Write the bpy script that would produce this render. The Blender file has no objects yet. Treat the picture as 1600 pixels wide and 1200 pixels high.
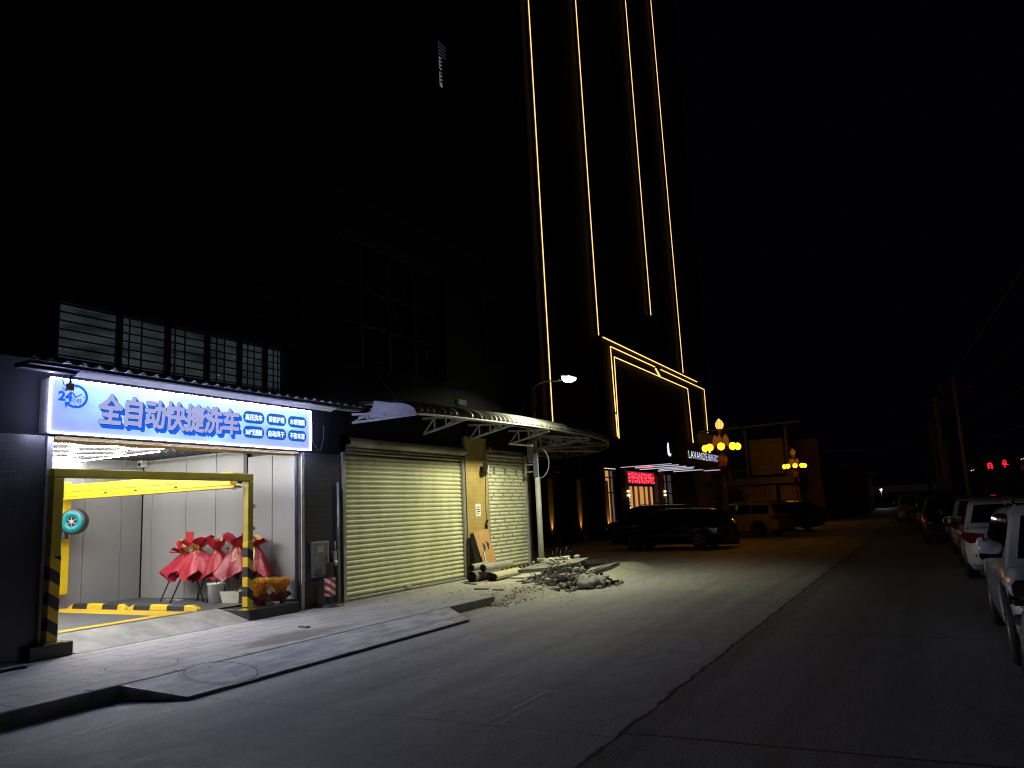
import bpy, math, random
from mathutils import Vector, Matrix
R = math.radians
rnd = random.Random(7)
scene = bpy.context.scene
COL = scene.collection

# ------------------------------------------------------------------ helpers
class MB:
    """collects simple shapes; build() links them as one mesh object"""
    def __init__(s): s.v = []; s.f = []; s.sm = []
    def add(s, vs, fs, smooth=False):
        n = len(s.v); s.v += [tuple(v) for v in vs]
        for f in fs: s.f.append(tuple(i + n for i in f)); s.sm.append(smooth)
        return s
    def box(s, x0, x1, y0, y1, z0, z1, M=None):
        vs = [Vector(p) for p in ((x0,y0,z0),(x1,y0,z0),(x1,y1,z0),(x0,y1,z0),(x0,y0,z1),(x1,y0,z1),(x1,y1,z1),(x0,y1,z1))]
        if M: vs = [M @ v for v in vs]
        return s.add(vs, [(0,3,2,1),(4,5,6,7),(0,1,5,4),(1,2,6,5),(2,3,7,6),(3,0,4,7)])
    def rbox(s, x0, x1, y0, y1, z0, z1, b=.01, M=None):
        """box with chamfered edges"""
        vs = []; idx = {}
        X = (x0, x1); Y = (y0, y1); Z = (z0, z1)
        for i in (0,1):
            for j in (0,1):
                for k in (0,1):
                    sx, sy, sz = (1 if i == 0 else -1), (1 if j == 0 else -1), (1 if k == 0 else -1)
                    for a in range(3):
                        p = [X[i]+sx*b, Y[j]+sy*b, Z[k]+sz*b]; p[a] = (X[i], Y[j], Z[k])[a]
                        idx[(i,j,k,a)] = len(vs); vs.append(Vector(p))
        fs = []
        for a in range(3):
            for e in (0,1):
                o = [t for t in range(3) if t != a]
                q = []
                for (m, n) in ((0,0),(1,0),(1,1),(0,1)):
                    c = [0,0,0]; c[a] = e; c[o[0]] = m; c[o[1]] = n
                    q.append(idx[(c[0],c[1],c[2],a)])
                fs.append(tuple(q))
        for a in range(3):
            o = [t for t in range(3) if t != a]
            for m in (0,1):
                for n in (0,1):
                    c0 = [0,0,0]; c0[o[0]] = m; c0[o[1]] = n; c1 = list(c0); c1[a] = 1
                    fs.append((idx[(*c0,o[0])], idx[(*c1,o[0])], idx[(*c1,o[1])], idx[(*c0,o[1])]))
        for i in (0,1):
            for j in (0,1):
                for k in (0,1): fs.append((idx[(i,j,k,0)], idx[(i,j,k,1)], idx[(i,j,k,2)]))
        if M: vs = [M @ v for v in vs]
        return s.add(vs, fs)
    def tube(s, pts, r, n=8, cap=True, smooth=True):
        pts = [Vector(p) for p in pts]; rs = r if isinstance(r, (list, tuple)) else [r]*len(pts)
        vs = []; fs = []; up = None
        for i, p in enumerate(pts):
            t = (pts[min(i+1, len(pts)-1)] - pts[max(i-1, 0)]).normalized()
            if up is None:
                up = Vector((0,0,1)) if abs(t.z) < .9 else Vector((1,0,0))
            a = t.cross(up).normalized(); b = a.cross(t).normalized(); up = b
            for k in range(n):
                w = 2*math.pi*k/n + math.pi/n
                vs.append(p + (a*math.cos(w) + b*math.sin(w))*rs[i])
        for i in range(len(pts)-1):
            for k in range(n):
                fs.append((i*n+k, i*n+(k+1)%n, (i+1)*n+(k+1)%n, (i+1)*n+k))
        s.add(vs, fs, smooth)
        if cap:
            m = len(s.v) - len(vs)
            s.f.append(tuple(m+k for k in range(n))); s.sm.append(False)
            s.f.append(tuple(m+len(vs)-1-k for k in range(n))); s.sm.append(False)
        return s
    def bar(s, a, b, w, h=None):
        """square bar from a to b"""
        a = Vector(a); b = Vector(b); h = h or w
        t = (b-a).normalized(); u = Vector((0,0,1)) if abs(t.z) < .95 else Vector((1,0,0))
        x = t.cross(u).normalized(); y = x.cross(t).normalized()
        vs = [p + x*i*w/2 + y*j*h/2 for p in (a, b) for (i, j) in ((-1,-1),(1,-1),(1,1),(-1,1))]
        return s.add(vs, [(0,1,2,3),(7,6,5,4),(0,4,5,1),(1,5,6,2),(2,6,7,3),(3,7,4,0)])
    def lathe(s, prof, n=16, M=None, smooth=True, arc=1.0):
        vs = []; fs = []; m = len(prof)
        nn = n if arc == 1 else n+1
        for k in range(nn):
            a = 2*math.pi*arc*k/n
            for (r, z) in prof: vs.append(Vector((r*math.cos(a), r*math.sin(a), z)))
        for k in range(n):
            k2 = (k+1) % nn
            for i in range(m-1): fs.append((k*m+i, k2*m+i, k2*m+i+1, k*m+i+1))
        if M: vs = [M @ v for v in vs]
        return s.add(vs, fs, smooth)
    def prism(s, poly, a, b, axis=0):
        """polygon in the other two axes, extruded along axis from a to b"""
        def P(p, t):
            return {0: (t, p[0], p[1]), 1: (p[0], t, p[1]), 2: (p[0], p[1], t)}[axis]
        n = len(poly); vs = [P(p, a) for p in poly] + [P(p, b) for p in poly]
        fs = [tuple(range(n)), tuple(range(2*n-1, n-1, -1))] + [(i, n+i, n+(i+1)%n, (i+1)%n) for i in range(n)]
        return s.add(vs, fs)
    def grid(s, pts, smooth=True, closed=False):
        m = len(pts[0]); vs = [p for row in pts for p in row]; fs = []
        for i in range(len(pts)-1):
            for j in range(m - (0 if closed else 1)):
                fs.append((i*m+j, i*m+(j+1)%m, (i+1)*m+(j+1)%m, (i+1)*m+j))
        return s.add(vs, fs, smooth)
    def blob(s, c, rx, ry, rz, seed=0, rough=.25, n=8, m=5, M=None):
        r = random.Random(seed); rows = []
        for i in range(m+1):
            t = math.pi*i/m; row = []
            for k in range(n):
                a = 2*math.pi*k/n; q = 1 + rough*(r.random()-.5)*2*(0 if i in (0, m) else 1)
                v = Vector((math.sin(t)*math.cos(a)*rx*q, math.sin(t)*math.sin(a)*ry*q, math.cos(t)*rz*q))
                if M: v = M @ v
                row.append(v + Vector(c))
            rows.append(row)
        return s.grid(rows, False, True)
    def build(s, name, mat, parent=None, recalc=True):
        off = Vector((0,0,0)); p = parent
        while p is not None: off += p.location; p = p.parent
        me = bpy.data.meshes.new(name)
        me.from_pydata([tuple(Vector(v) - off) for v in s.v], [], s.f)
        me.polygons.foreach_set('use_smooth', s.sm)
        if recalc:
            import bmesh
            bm = bmesh.new(); bm.from_mesh(me); bmesh.ops.recalc_face_normals(bm, faces=bm.faces); bm.to_mesh(me); bm.free()
        for m in (mat if isinstance(mat, (list, tuple)) else [mat]): me.materials.append(m)
        o = bpy.data.objects.new(name, me); COL.objects.link(o); o.parent = parent
        return o

def tag(o, label, cat, group=None):
    o['label'] = label; o['category'] = cat
    if group: o['group'] = group
    return o
def thing(name, label, cat, loc=(0,0,0), group=None):
    o = bpy.data.objects.new(name, None); COL.objects.link(o); o.location = loc; o.empty_display_size = .2
    return tag(o, label, cat, group)
def kind(o, k): o['kind'] = k; return o
def copy_tree(o, parent=None):
    c = o.copy(); COL.objects.link(c); c.parent = parent
    for ch in list(o.children): copy_tree(ch, c)
    return c
def txt(body, offset=0.0, extrude=0.0, space=1.0):
    """text -> (verts, faces) in the x-y plane, normalised to 0..1 in both directions"""
    cu = bpy.data.curves.new('lettering', 'FONT'); cu.body = body; cu.size = 1; cu.offset = offset; cu.extrude = extrude
    cu.space_character = space; cu.resolution_u = 4
    ob = bpy.data.objects.new('lettering', cu); COL.objects.link(ob)
    dg = bpy.context.evaluated_depsgraph_get(); dg.update()
    me = bpy.data.meshes.new_from_object(ob.evaluated_get(dg))
    vs = [v.co.copy() for v in me.vertices]; fs = [tuple(p.vertices) for p in me.polygons]
    bpy.data.objects.remove(ob); bpy.data.curves.remove(cu); bpy.data.meshes.remove(me)
    return vs, fs
def txt_on_x(mb, body, X, y0, y1, z0, z1, offset=0.0, space=1.0, shear=0.0, ref=None):
    vs, fs = txt(body, offset, 0, space)
    rv = txt(body, ref, 0, space)[0] if ref is not None else vs
    ax, bx = min(v.x for v in rv), max(v.x for v in rv); ay, by = min(v.y for v in rv), max(v.y for v in rv)
    out = []
    for v in vs:
        t = (v.x-ax)/(bx-ax); u = (v.y-ay)/(by-ay)
        out.append((X, y0 + t*(y1-y0) + shear*(u-.5), z0 + u*(z1-z0)))
    mb.add(out, fs)

# ------------------------------------------------------------------ materials
def nodes(name):
    m = bpy.data.materials.new(name); m.use_nodes = True
    nt = m.node_tree; b = nt.nodes['Principled BSDF']
    return m, nt, b
def link(nt, a, ao, b, bi): nt.links.new(a.outputs[ao], b.inputs[bi])
def N(nt, t, **k):
    n = nt.nodes.new(t)
    for a, v in k.items():
        if a.startswith('i_'): n.inputs[a[2:].replace('_', ' ')].default_value = v
        else: setattr(n, a, v)
    return n
def rgba(c): return (c[0], c[1], c[2], 1)
def pm(name, c1, c2=None, scale=6, rough=.6, bump=0.0, metal=0.0, coat=0.0, detail=5, stretch=(1,1,1), lo=.35, hi=.65, spec=.5, bscale=None):
    """plain surface with two-tone noise and optional bump, in world coordinates of the object"""
    m, nt, b = nodes(name)
    b.inputs['Roughness'].default_value = rough; b.inputs['Metallic'].default_value = metal
    b.inputs['Coat Weight'].default_value = coat; b.inputs['Specular IOR Level'].default_value = spec
    b.inputs['Coat Roughness'].default_value = .05
    if c2 is None: c2 = tuple(x*.8 for x in c1)
    tc = N(nt, 'ShaderNodeTexCoord'); mp = N(nt, 'ShaderNodeMapping'); mp.inputs['Scale'].default_value = stretch
    link(nt, tc, 'Object', mp, 'Vector')
    no = N(nt, 'ShaderNodeTexNoise'); no.inputs['Scale'].default_value = scale; no.inputs['Detail'].default_value = detail
    no.inputs['Roughness'].default_value = .6
    link(nt, mp, 'Vector', no, 'Vector')
    cr = N(nt, 'ShaderNodeValToRGB'); cr.color_ramp.elements[0].color = rgba(c2); cr.color_ramp.elements[1].color = rgba(c1)
    cr.color_ramp.elements[0].position = lo; cr.color_ramp.elements[1].position = hi
    link(nt, no, 'Fac', cr, 'Fac'); link(nt, cr, 'Color', b, 'Base Color')
    if bump:
        n2 = N(nt, 'ShaderNodeTexNoise'); n2.inputs['Scale'].default_value = bscale or scale*4; n2.inputs['Detail'].default_value = 4
        link(nt, mp, 'Vector', n2, 'Vector')
        bp = N(nt, 'ShaderNodeBump'); bp.inputs['Strength'].default_value = bump; bp.inputs['Distance'].default_value = .02
        link(nt, n2, 'Fac', bp, 'Height'); link(nt, bp, 'Normal', b, 'Normal')
    return m
def em(name, c, s, base=(.02,.02,.02), main=False):
    m, nt, b = nodes(name)
    b.inputs['Base Color'].default_value = rgba(base); b.inputs['Emission Color'].default_value = rgba(c)
    b.inputs['Emission Strength'].default_value = s; b.inputs['Roughness'].default_value = .5
    if not main: m.cycles.emission_sampling = 'NONE'
    return m
def mathn(nt, op, a=None, bv=None):
    n = N(nt, 'ShaderNodeMath', operation=op)
    for i, x in enumerate((a, bv)):
        if x is None: continue
        if isinstance(x, (int, float)): n.inputs[i].default_value = x
        else: nt.links.new(x, n.inputs[i])
    return n.outputs[0]
def mixc(nt, fac, a, b):
    n = N(nt, 'ShaderNodeMix', data_type='RGBA')
    for sock, x in ((n.inputs[0], fac), (n.inputs[6], a), (n.inputs[7], b)):
        if isinstance(x, (int, float)): sock.default_value = x
        elif isinstance(x, tuple): sock.default_value = rgba(x)
        else: nt.links.new(x, sock)
    return n.outputs[2]
def ramp(nt, fac, stops):
    cr = N(nt, 'ShaderNodeValToRGB'); el = cr.color_ramp.elements
    while len(el) < len(stops): el.new(.5)
    for e, (p, c) in zip(el, stops): e.position = p; e.color = rgba(c if isinstance(c, tuple) else (c, c, c))
    nt.links.new(fac, cr.inputs['Fac']); return cr.outputs['Color']
def noise(nt, vec, scale, detail=4, rough=.6):
    n = N(nt, 'ShaderNodeTexNoise'); n.inputs['Scale'].default_value = scale; n.inputs['Detail'].default_value = detail
    n.inputs['Roughness'].default_value = rough; nt.links.new(vec, n.inputs['Vector']); return n.outputs['Fac']
def mapping(nt, vec, sc=(1,1,1), rot=(0,0,0), loc=(0,0,0)):
    n = N(nt, 'ShaderNodeMapping'); n.inputs['Scale'].default_value = sc; n.inputs['Rotation'].default_value = rot; n.inputs['Location'].default_value = loc
    nt.links.new(vec, n.inputs['Vector']); return n.outputs['Vector']

def road_material():
    m, nt, b = nodes('road concrete')
    P = N(nt, 'ShaderNodeNewGeometry').outputs['Position']
    sx = N(nt, 'ShaderNodeSeparateXYZ'); nt.links.new(P, sx.inputs[0]); x, y = sx.outputs[0], sx.outputs[1]
    big = noise(nt, mapping(nt, P, (.8, .45, 1), (0,0,R(8))), 1.0, 6, .7)
    mid = noise(nt, mapping(nt, P, (3.2, 1.1, 1), (0,0,R(-35))), 2.2, 8, .74)
    fine = noise(nt, P, 38, 5, .75)
    conc = ramp(nt, big, [(.34, (.13,.13,.138)), (.5, (.26,.26,.268)), (.68, (.36,.358,.354))])
    conc = mixc(nt, .5, conc, ramp(nt, mid, [(.36, (.095,.095,.103)), (.5, (.275,.275,.28)), (.66, (.5,.496,.487))]))
    conc = mixc(nt, .3, conc, ramp(nt, fine, [(.38, (.08,.08,.085)), (.62, (.62,.62,.62))]))
    trk = noise(nt, mapping(nt, P, (2.2, .05, 1), (0,0,R(3))), 1.0, 4, .6)
    conc = mixc(nt, ramp(nt, trk, [(.5, 0.0), (.62, .45)]), conc, (.16,.16,.165))
    oil = noise(nt, mapping(nt, P, (1, .8, 1), (0,0,0), (3.1, 5.7, 0)), .9, 5, .65)
    conc = mixc(nt, ramp(nt, oil, [(.62, 0.0), (.70, .55)]), conc, (.09,.09,.092))
    # the right-hand slab is older and rougher, with exposed stones
    vor = N(nt, 'ShaderNodeTexVoronoi'); vor.inputs['Scale'].default_value = 70; nt.links.new(P, vor.inputs['Vector'])
    st = ramp(nt, vor.outputs['Distance'], [(.0, (.5,.49,.46)), (.26, (.15,.147,.142)), (.6, (.04,.04,.04))])
    old = mixc(nt, .5, ramp(nt, mid, [(.34, (.06,.059,.057)), (.66, (.16,.157,.15))]), st)
    wob = noise(nt, mapping(nt, P, (0, 1, 0)), 1.3, 6, .75)
    cx = mathn(nt, 'ADD', x, 2.22); cx = mathn(nt, 'ADD', cx, mathn(nt, 'MULTIPLY', mathn(nt, 'SUBTRACT', wob, .5), .17))
    side = mathn(nt, 'GREATER_THAN', cx, 0.0)
    col = mixc(nt, mathn(nt, 'MULTIPLY', side, .45), conc, old)
    wid = mathn(nt, 'ADD', mathn(nt, 'MULTIPLY', noise(nt, mapping(nt, P, (0, 1, 0)), 3.0, 3), .062), -.012)
    crack = mathn(nt, 'LESS_THAN', mathn(nt, 'ABSOLUTE', cx), wid)
    wobx = noise(nt, mapping(nt, P, (1, 0, 0)), 1.1, 6, .7)
    for (yj, amp, w, ps) in ((5.62, .10, .010, 0), (10.35, .16, .006, 0), (15.2, .16, .006, 0), (20.3, .2, .007, 0), (.9, .1, .008, 0)):
        cy = mathn(nt, 'SUBTRACT', y, yj); cy = mathn(nt, 'SUBTRACT', cy, mathn(nt, 'MULTIPLY', side, .12))
        cy = mathn(nt, 'ADD', cy, mathn(nt, 'MULTIPLY', mathn(nt, 'SUBTRACT', wobx, .5), amp))
        ww = mathn(nt, 'ADD', mathn(nt, 'MULTIPLY', side, w*.9), w*.6)
        crack = mathn(nt, 'MAXIMUM', crack, mathn(nt, 'LESS_THAN', mathn(nt, 'ABSOLUTE', cy), ww))
    # crumbled edge beside the crack
    nearc = mathn(nt, 'LESS_THAN', mathn(nt, 'ABSOLUTE', mathn(nt, 'SUBTRACT', cx, .12)), mathn(nt, 'MULTIPLY', noise(nt, P, 2.2, 3), .3))
    col = mixc(nt, mathn(nt, 'MULTIPLY', nearc, .45), col, st)
    # pebbles and litter specks
    v2 = N(nt, 'ShaderNodeTexVoronoi'); v2.inputs['Scale'].default_value = 3.2; nt.links.new(P, v2.inputs['Vector'])
    col = mixc(nt, mathn(nt, 'LESS_THAN', v2.outputs['Distance'], .035), col, (.05,.05,.05))
    # pale dust near the demolition heap
    dx = mathn(nt, 'MULTIPLY', mathn(nt, 'ADD', x, 7.4), .45); dy = mathn(nt, 'MULTIPLY', mathn(nt, 'SUBTRACT', y, 15.5), .22)
    d = mathn(nt, 'SQRT', mathn(nt, 'ADD', mathn(nt, 'MULTIPLY', dx, dx), mathn(nt, 'MULTIPLY', dy, dy)))
    dust = mathn(nt, 'MULTIPLY', ramp(nt, d, [(.2, 1.0), (1.0, 0.0)]), mathn(nt, 'ADD', mid, .2))
    col = mixc(nt, mathn(nt, 'MULTIPLY', dust, .6), col, (.45,.43,.37))
    col = mixc(nt, crack, col, (.012,.012,.012))
    nt.links.new(col, b.inputs['Base Color'])
    rg = ramp(nt, mid, [(.3, .55), (.7, .85)]); nt.links.new(rg, b.inputs['Roughness'])
    bp = N(nt, 'ShaderNodeBump'); bp.inputs['Strength'].default_value = .45; bp.inputs['Distance'].default_value = .02
    h = mathn(nt, 'ADD', mathn(nt, 'MULTIPLY', fine, .5), mathn(nt, 'MULTIPLY', mid, 1.0))
    h = mathn(nt, 'ADD', h, mathn(nt, 'MULTIPLY', mathn(nt, 'MULTIPLY', side, vor.outputs['Distance']), -.8))
    h = mathn(nt, 'SUBTRACT', h, mathn(nt, 'MULTIPLY', crack, 2.0))
    nt.links.new(h, bp.inputs['Height']); link(nt, bp, 'Normal', b, 'Normal')
    return m

def paver_material():
    m, nt, b = nodes('pavement pavers')
    P = N(nt, 'ShaderNodeNewGeometry').outputs['Position']
    sx = N(nt, 'ShaderNodeSeparateXYZ'); nt.links.new(P, sx.inputs[0]); x, y = sx.outputs[0], sx.outputs[1]
    br = N(nt, 'ShaderNodeTexBrick'); br.offset = .5
    nt.links.new(mapping(nt, P, (1, 1, 0), (0, 0, R(90))), br.inputs['Vector'])
    br.inputs['Scale'].default_value = 1; br.inputs['Brick Width'].default_value = .62; br.inputs['Row Height'].default_value = .31
    br.inputs['Mortar Size'].default_value = .013; br.inputs['Mortar Smooth'].default_value = .2
    br.inputs['Color1'].default_value = (.42,.416,.398,1); br.inputs['Color2'].default_value = (.36,.358,.345,1); br.inputs['Mortar'].default_value = (.07,.07,.07,1)
    n1 = noise(nt, mapping(nt, P, (1.2, .6, 1)), 1.5, 6, .7); n2 = noise(nt, P, 40, 4, .7)
    col = mixc(nt, .35, br.outputs['Color'], ramp(nt, n1, [(.36, (.17,.17,.163)), (.64, (.5,.496,.478))]))
    col = mixc(nt, .2, col, ramp(nt, n2, [(.3, (.12,.12,.12)), (.7, (.45,.45,.43))]))
    # reddish mud stain beside the ramp
    dx = mathn(nt, 'MULTIPLY', mathn(nt, 'ADD', x, 7.85), 1.9); dy = mathn(nt, 'MULTIPLY', mathn(nt, 'SUBTRACT', y, 8.2), .72)
    d = mathn(nt, 'SQRT', mathn(nt, 'ADD', mathn(nt, 'MULTIPLY', dx, dx), mathn(nt, 'MULTIPLY', dy, dy)))
    d = mathn(nt, 'ADD', d, mathn(nt, 'MULTIPLY', mathn(nt, 'SUBTRACT', n1, .5), 1.6))
    col = mixc(nt, ramp(nt, d, [(.45, .75), (.85, 0.0)]), col, (.12,.095,.075))
    # dusty sand beyond y = 12
    dust = ramp(nt, mathn(nt, 'ADD', mathn(nt, 'MULTIPLY', mathn(nt, 'SUBTRACT', y, 11.5), .3), mathn(nt, 'SUBTRACT', n1, .5)), [(.0, 0.0), (1.0, .9)])
    col = mixc(nt, dust, col, ramp(nt, n1, [(.3, (.3,.28,.23)), (.7, (.46,.44,.37))]))
    nt.links.new(col, b.inputs['Base Color']); b.inputs['Roughness'].default_value = .75
    bp = N(nt, 'ShaderNodeBump'); bp.inputs['Strength'].default_value = .5; bp.inputs['Distance'].default_value = .008
    nt.links.new(mathn(nt, 'ADD', mathn(nt, 'MULTIPLY', br.outputs['Fac'], -1.2), mathn(nt, 'ADD', n2, n1)), bp.inputs['Height']); link(nt, bp, 'Normal', b, 'Normal')
    return m

def tile_material(name, c1, c2, mortar, w=.1, h=.1, rough=.35, axes='yz', offset=0.0, msize=.004):
    m, nt, b = nodes(name)
    P = N(nt, 'ShaderNodeNewGeometry').outputs['Position']
    sx = N(nt, 'ShaderNodeSeparateXYZ'); nt.links.new(P, sx.inputs[0])
    cb = N(nt, 'ShaderNodeCombineXYZ')
    nt.links.new(mathn(nt, 'ADD', sx.outputs[1], sx.outputs[0]), cb.inputs[0]); nt.links.new(sx.outputs[2], cb.inputs[1])
    br = N(nt, 'ShaderNodeTexBrick'); br.offset = offset; nt.links.new(cb.outputs[0], br.inputs['Vector'])
    br.inputs['Scale'].default_value = 1; br.inputs['Brick Width'].default_value = w; br.inputs['Row Height'].default_value = h
    br.inputs['Mortar Size'].default_value = msize; br.inputs['Color1'].default_value = rgba(c1); br.inputs['Color2'].default_value = rgba(c2); br.inputs['Mortar'].default_value = rgba(mortar)
    n1 = noise(nt, P, 1.7, 5, .7)
    col = mixc(nt, ramp(nt, n1, [(.45, 0.0), (.8, .6)]), br.outputs['Color'], tuple(x*.45 for x in c1))
    nt.links.new(col, b.inputs['Base Color']); b.inputs['Roughness'].default_value = rough
    bp = N(nt, 'ShaderNodeBump'); bp.inputs['Strength'].default_value = .4; bp.inputs['Distance'].default_value = .004
    nt.links.new(mathn(nt, 'MULTIPLY', br.outputs['Fac'], -1), bp.inputs['Height']); link(nt, bp, 'Normal', b, 'Normal')
    return m

def stripe_material(name, c1, c2, period, vec, rough=.4):
    """hazard stripes: vec = direction in which the stripes alternate (world axes)"""
    m, nt, b = nodes(name)
    P = N(nt, 'ShaderNodeTexCoord').outputs['Object']
    dt = N(nt, 'ShaderNodeVectorMath', operation='DOT_PRODUCT'); nt.links.new(P, dt.inputs[0]); dt.inputs[1].default_value = vec
    fr = mathn(nt, 'FRACT', mathn(nt, 'DIVIDE', dt.outputs['Value'], period))
    n1 = noise(nt, P, 14, 5, .7)
    col = mixc(nt, mathn(nt, 'GREATER_THAN', fr, .5), c1, c2)
    col = mixc(nt, ramp(nt, n1, [(.55, 0.0), (.8, .5)]), col, (.06,.055,.05))
    nt.links.new(col, b.inputs['Base Color']); b.inputs['Roughness'].default_value = rough
    return m

M = {}
M['road'] = road_material(); M['paver'] = paver_material()
M['kerb'] = pm('kerb stone', (.42,.42,.41), (.29,.29,.285), 3, .8, .3, bscale=40)
M['wedge'] = pm('smooth cement', (.53,.53,.54), (.28,.28,.295), 2.6, .7, .3, stretch=(2.6,.7,1), bscale=22, detail=9, lo=.38, hi=.62)
M['ramp'] = pm('ramp cement', (.40,.40,.385), (.26,.26,.25), 2.4, .75, .3, bscale=30, detail=9, lo=.38, hi=.62)
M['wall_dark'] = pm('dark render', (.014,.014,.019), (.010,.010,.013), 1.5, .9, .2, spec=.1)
M['tile_dark'] = tile_material('dark mosaic tile', (.045,.045,.05), (.035,.035,.039), (.06,.06,.065), .045, .095, .35)
M['tile_tan'] = tile_material('tan mosaic tile', (.46,.33,.11), (.40,.28,.09), (.56,.47,.26), .1, .1, .4)
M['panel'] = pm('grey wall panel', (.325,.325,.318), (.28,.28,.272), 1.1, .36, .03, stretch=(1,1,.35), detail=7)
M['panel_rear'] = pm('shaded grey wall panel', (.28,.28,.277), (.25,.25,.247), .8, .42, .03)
M['black'] = pm('black paint', (.016,.016,.017), (.010,.010,.011), 8, .45, .1)
M['dark_metal'] = pm('dark iron', (.03,.03,.033), (.02,.02,.021), 9, .5, .1)
M['rubber'] = pm('rubber', (.02,.02,.02), (.012,.012,.012), 20, .8, .2)
M['white_metal'] = pm('white painted steel', (.66,.67,.68), (.5,.5,.5), 3, .5, .05)
M['galv'] = pm('galvanised steel', (.5,.5,.49), (.36,.36,.35), 7, .42, .05, .5)
M['pole'] = pm('pole paint', (.52,.52,.5), (.4,.4,.38), 5, .5, .08)
M['trough'] = pm('shade-painted roof trough', (.10,.10,.088), (.05,.05,.044), 4, .6, .1)  # dark tone paints in the shade between the awning ribs
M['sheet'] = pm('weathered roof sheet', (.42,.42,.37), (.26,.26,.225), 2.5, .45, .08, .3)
M['sheet_white'] = pm('white roof sheet', (.68,.69,.72), (.55,.56,.58), 2, .45, .03)
M['shutter'] = pm('cream shutter slats', (.68,.68,.44), (.50,.50,.31), 1.5, .42, .05, stretch=(1,1.7,.4), detail=8, lo=.3, hi=.6)
M['shutter_b'] = pm('cream punched shutter slats', (.62,.62,.46), (.46,.46,.33), 1.6, .42, .05, stretch=(1,1.7,.4), detail=8, lo=.3, hi=.6)
M['shutter_dirty'] = pm('dirty shutter slats', (.46,.45,.35), (.2,.19,.14), 2.2, .5, .1, stretch=(1,.5,3), lo=.4, hi=.62)
M['slot'] = pm('punched slot', (.22,.22,.15), (.16,.16,.11), 9, .6)
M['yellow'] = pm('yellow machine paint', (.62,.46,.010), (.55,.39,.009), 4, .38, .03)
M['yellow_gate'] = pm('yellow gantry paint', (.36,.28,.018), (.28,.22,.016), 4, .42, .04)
M['yellow_line'] = pm('yellow floor paint', (.70,.45,.02), (.52,.33,.02), 7, .6, .2)
M['hazard_v'] = stripe_material('gantry hazard tape', (.013,.013,.014), (.55,.36,.015), .26, (.0, .55, .835))
M['hazard_x'] = stripe_material('wheel stop bands', (.72,.47,.02), (.02,.02,.02), .84, (1, 0, 0), .5)
M['hazard_y'] = stripe_material('shutter hazard band', (.013,.013,.012), (.42,.36,.10), .24, (0, 1, .6))
M['hazard_rw'] = stripe_material('red and white sleeve', (.75,.75,.73), (.5,.03,.03), .13, (.3, .6, 1.0))
M['floor_mat'] = None
M['paper_red'] = pm('red wrapping paper', (.47,.022,.05), (.28,.010,.022), 5, .38, .8, bscale=7)
M['paper_red_b'] = pm('crimson wrapping paper', (.38,.013,.03), (.22,.006,.014), 5, .38, .8, bscale=7)
M['card_red'] = pm('red greeting card', (.42,.012,.02), (.36,.01,.018), 5, .5)
M['gold'] = pm('gold wrapping paper', (.62,.42,.10), (.42,.25,.05), 8, .35, .2, bscale=20)
M['maroon'] = pm('maroon wrapping paper', (.13,.01,.025), (.08,.006,.016), 6, .5, .15)
M['wheat'] = pm('dyed orange wheat', (.72,.34,.026), (.5,.18,.013), 12, .7)
M['bucket'] = pm('white plastic', (.75,.75,.72), (.66,.66,.62), 5, .4)
M['tub'] = pm('cream plastic tub', (.55,.53,.44), (.42,.4,.32), 5, .5)
M['teal'] = pm('teal plastic', (.0,.19,.2), (.0,.15,.16), 6, .35)
M['blue'] = pm('blue plastic', (.015,.03,.2), (.01,.02,.14), 6, .4)
M['box_grey'] = pm('grey enamel', (.22,.22,.20), (.15,.15,.135), 3, .5, .05)
M['ply'] = pm('plywood', (.55,.33,.14), (.44,.25,.10), 2.5, .6, .1, stretch=(6,6,.6))
M['roll'] = pm('rolled shutter slats', (.36,.36,.32), (.27,.27,.235), 4, .5, .05)
M['roll_cream'] = pm('rolled cream slats', (.56,.53,.38), (.46,.43,.3), 4, .45, .05)
M['rubble'] = pm('concrete rubble', (.38,.37,.335), (.15,.145,.13), 5, .9, .5, bscale=25)
M['rubble_dark'] = pm('dark rubble', (.26,.24,.2), (.12,.11,.095), 8, .9, .5)
M['slab'] = pm('broken slab', (.26,.25,.21), (.14,.135,.115), 4, .9, .5, bscale=30)
M['sack'] = pm('woven sack', (.32,.31,.29), (.12,.12,.115), 1.6, .75, .2, lo=.4, hi=.6)
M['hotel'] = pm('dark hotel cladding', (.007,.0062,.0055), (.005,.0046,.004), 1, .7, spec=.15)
M['hotel_col'] = pm('brown stone cladding', (.09,.065,.04), (.06,.045,.028), 2, .5)
M['gloss_black'] = pm('gloss dark metal soffit', (.42,.38,.38), (.40,.36,.36), 3, .06, 0, 1.0)
M['old_wall'] = pm('ochre render', (.68,.52,.24), (.5,.37,.16), 1.2, .85, .2)
M['far_wall'] = pm('grey render', (.42,.4,.36), (.3,.28,.26), .8, .85)
M['bark'] = pm('bark', (.07,.05,.035), (.04,.03,.02), 9, .9, .5)
M['leaf'] = pm('dark leaves', (.05,.07,.025), (.03,.045,.015), 7, .6)
M['wood_pole'] = pm('concrete utility pole', (.52,.42,.34), (.36,.28,.22), 4, .85, .2)
M['cable'] = pm('cable', (.045,.042,.04), (.03,.03,.03), 9, .6)
M['cable_grey'] = pm('grey cable', (.3,.3,.3), (.2,.2,.2), 9, .6)
M['lamp_post'] = pm('red brown lamp post', (.24,.085,.04), (.17,.055,.03), 5, .45)
M['tyre'] = pm('tyre rubber', (.018,.018,.018), (.012,.012,.012), 20, .75)
M['rim'] = pm('alloy rim', (.32,.32,.32), (.25,.25,.25), 20, .3, 0, .8)
M['chrome'] = pm('chrome trim', (.6,.6,.6), (.55,.55,.55), 20, .12, 0, 1)
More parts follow.
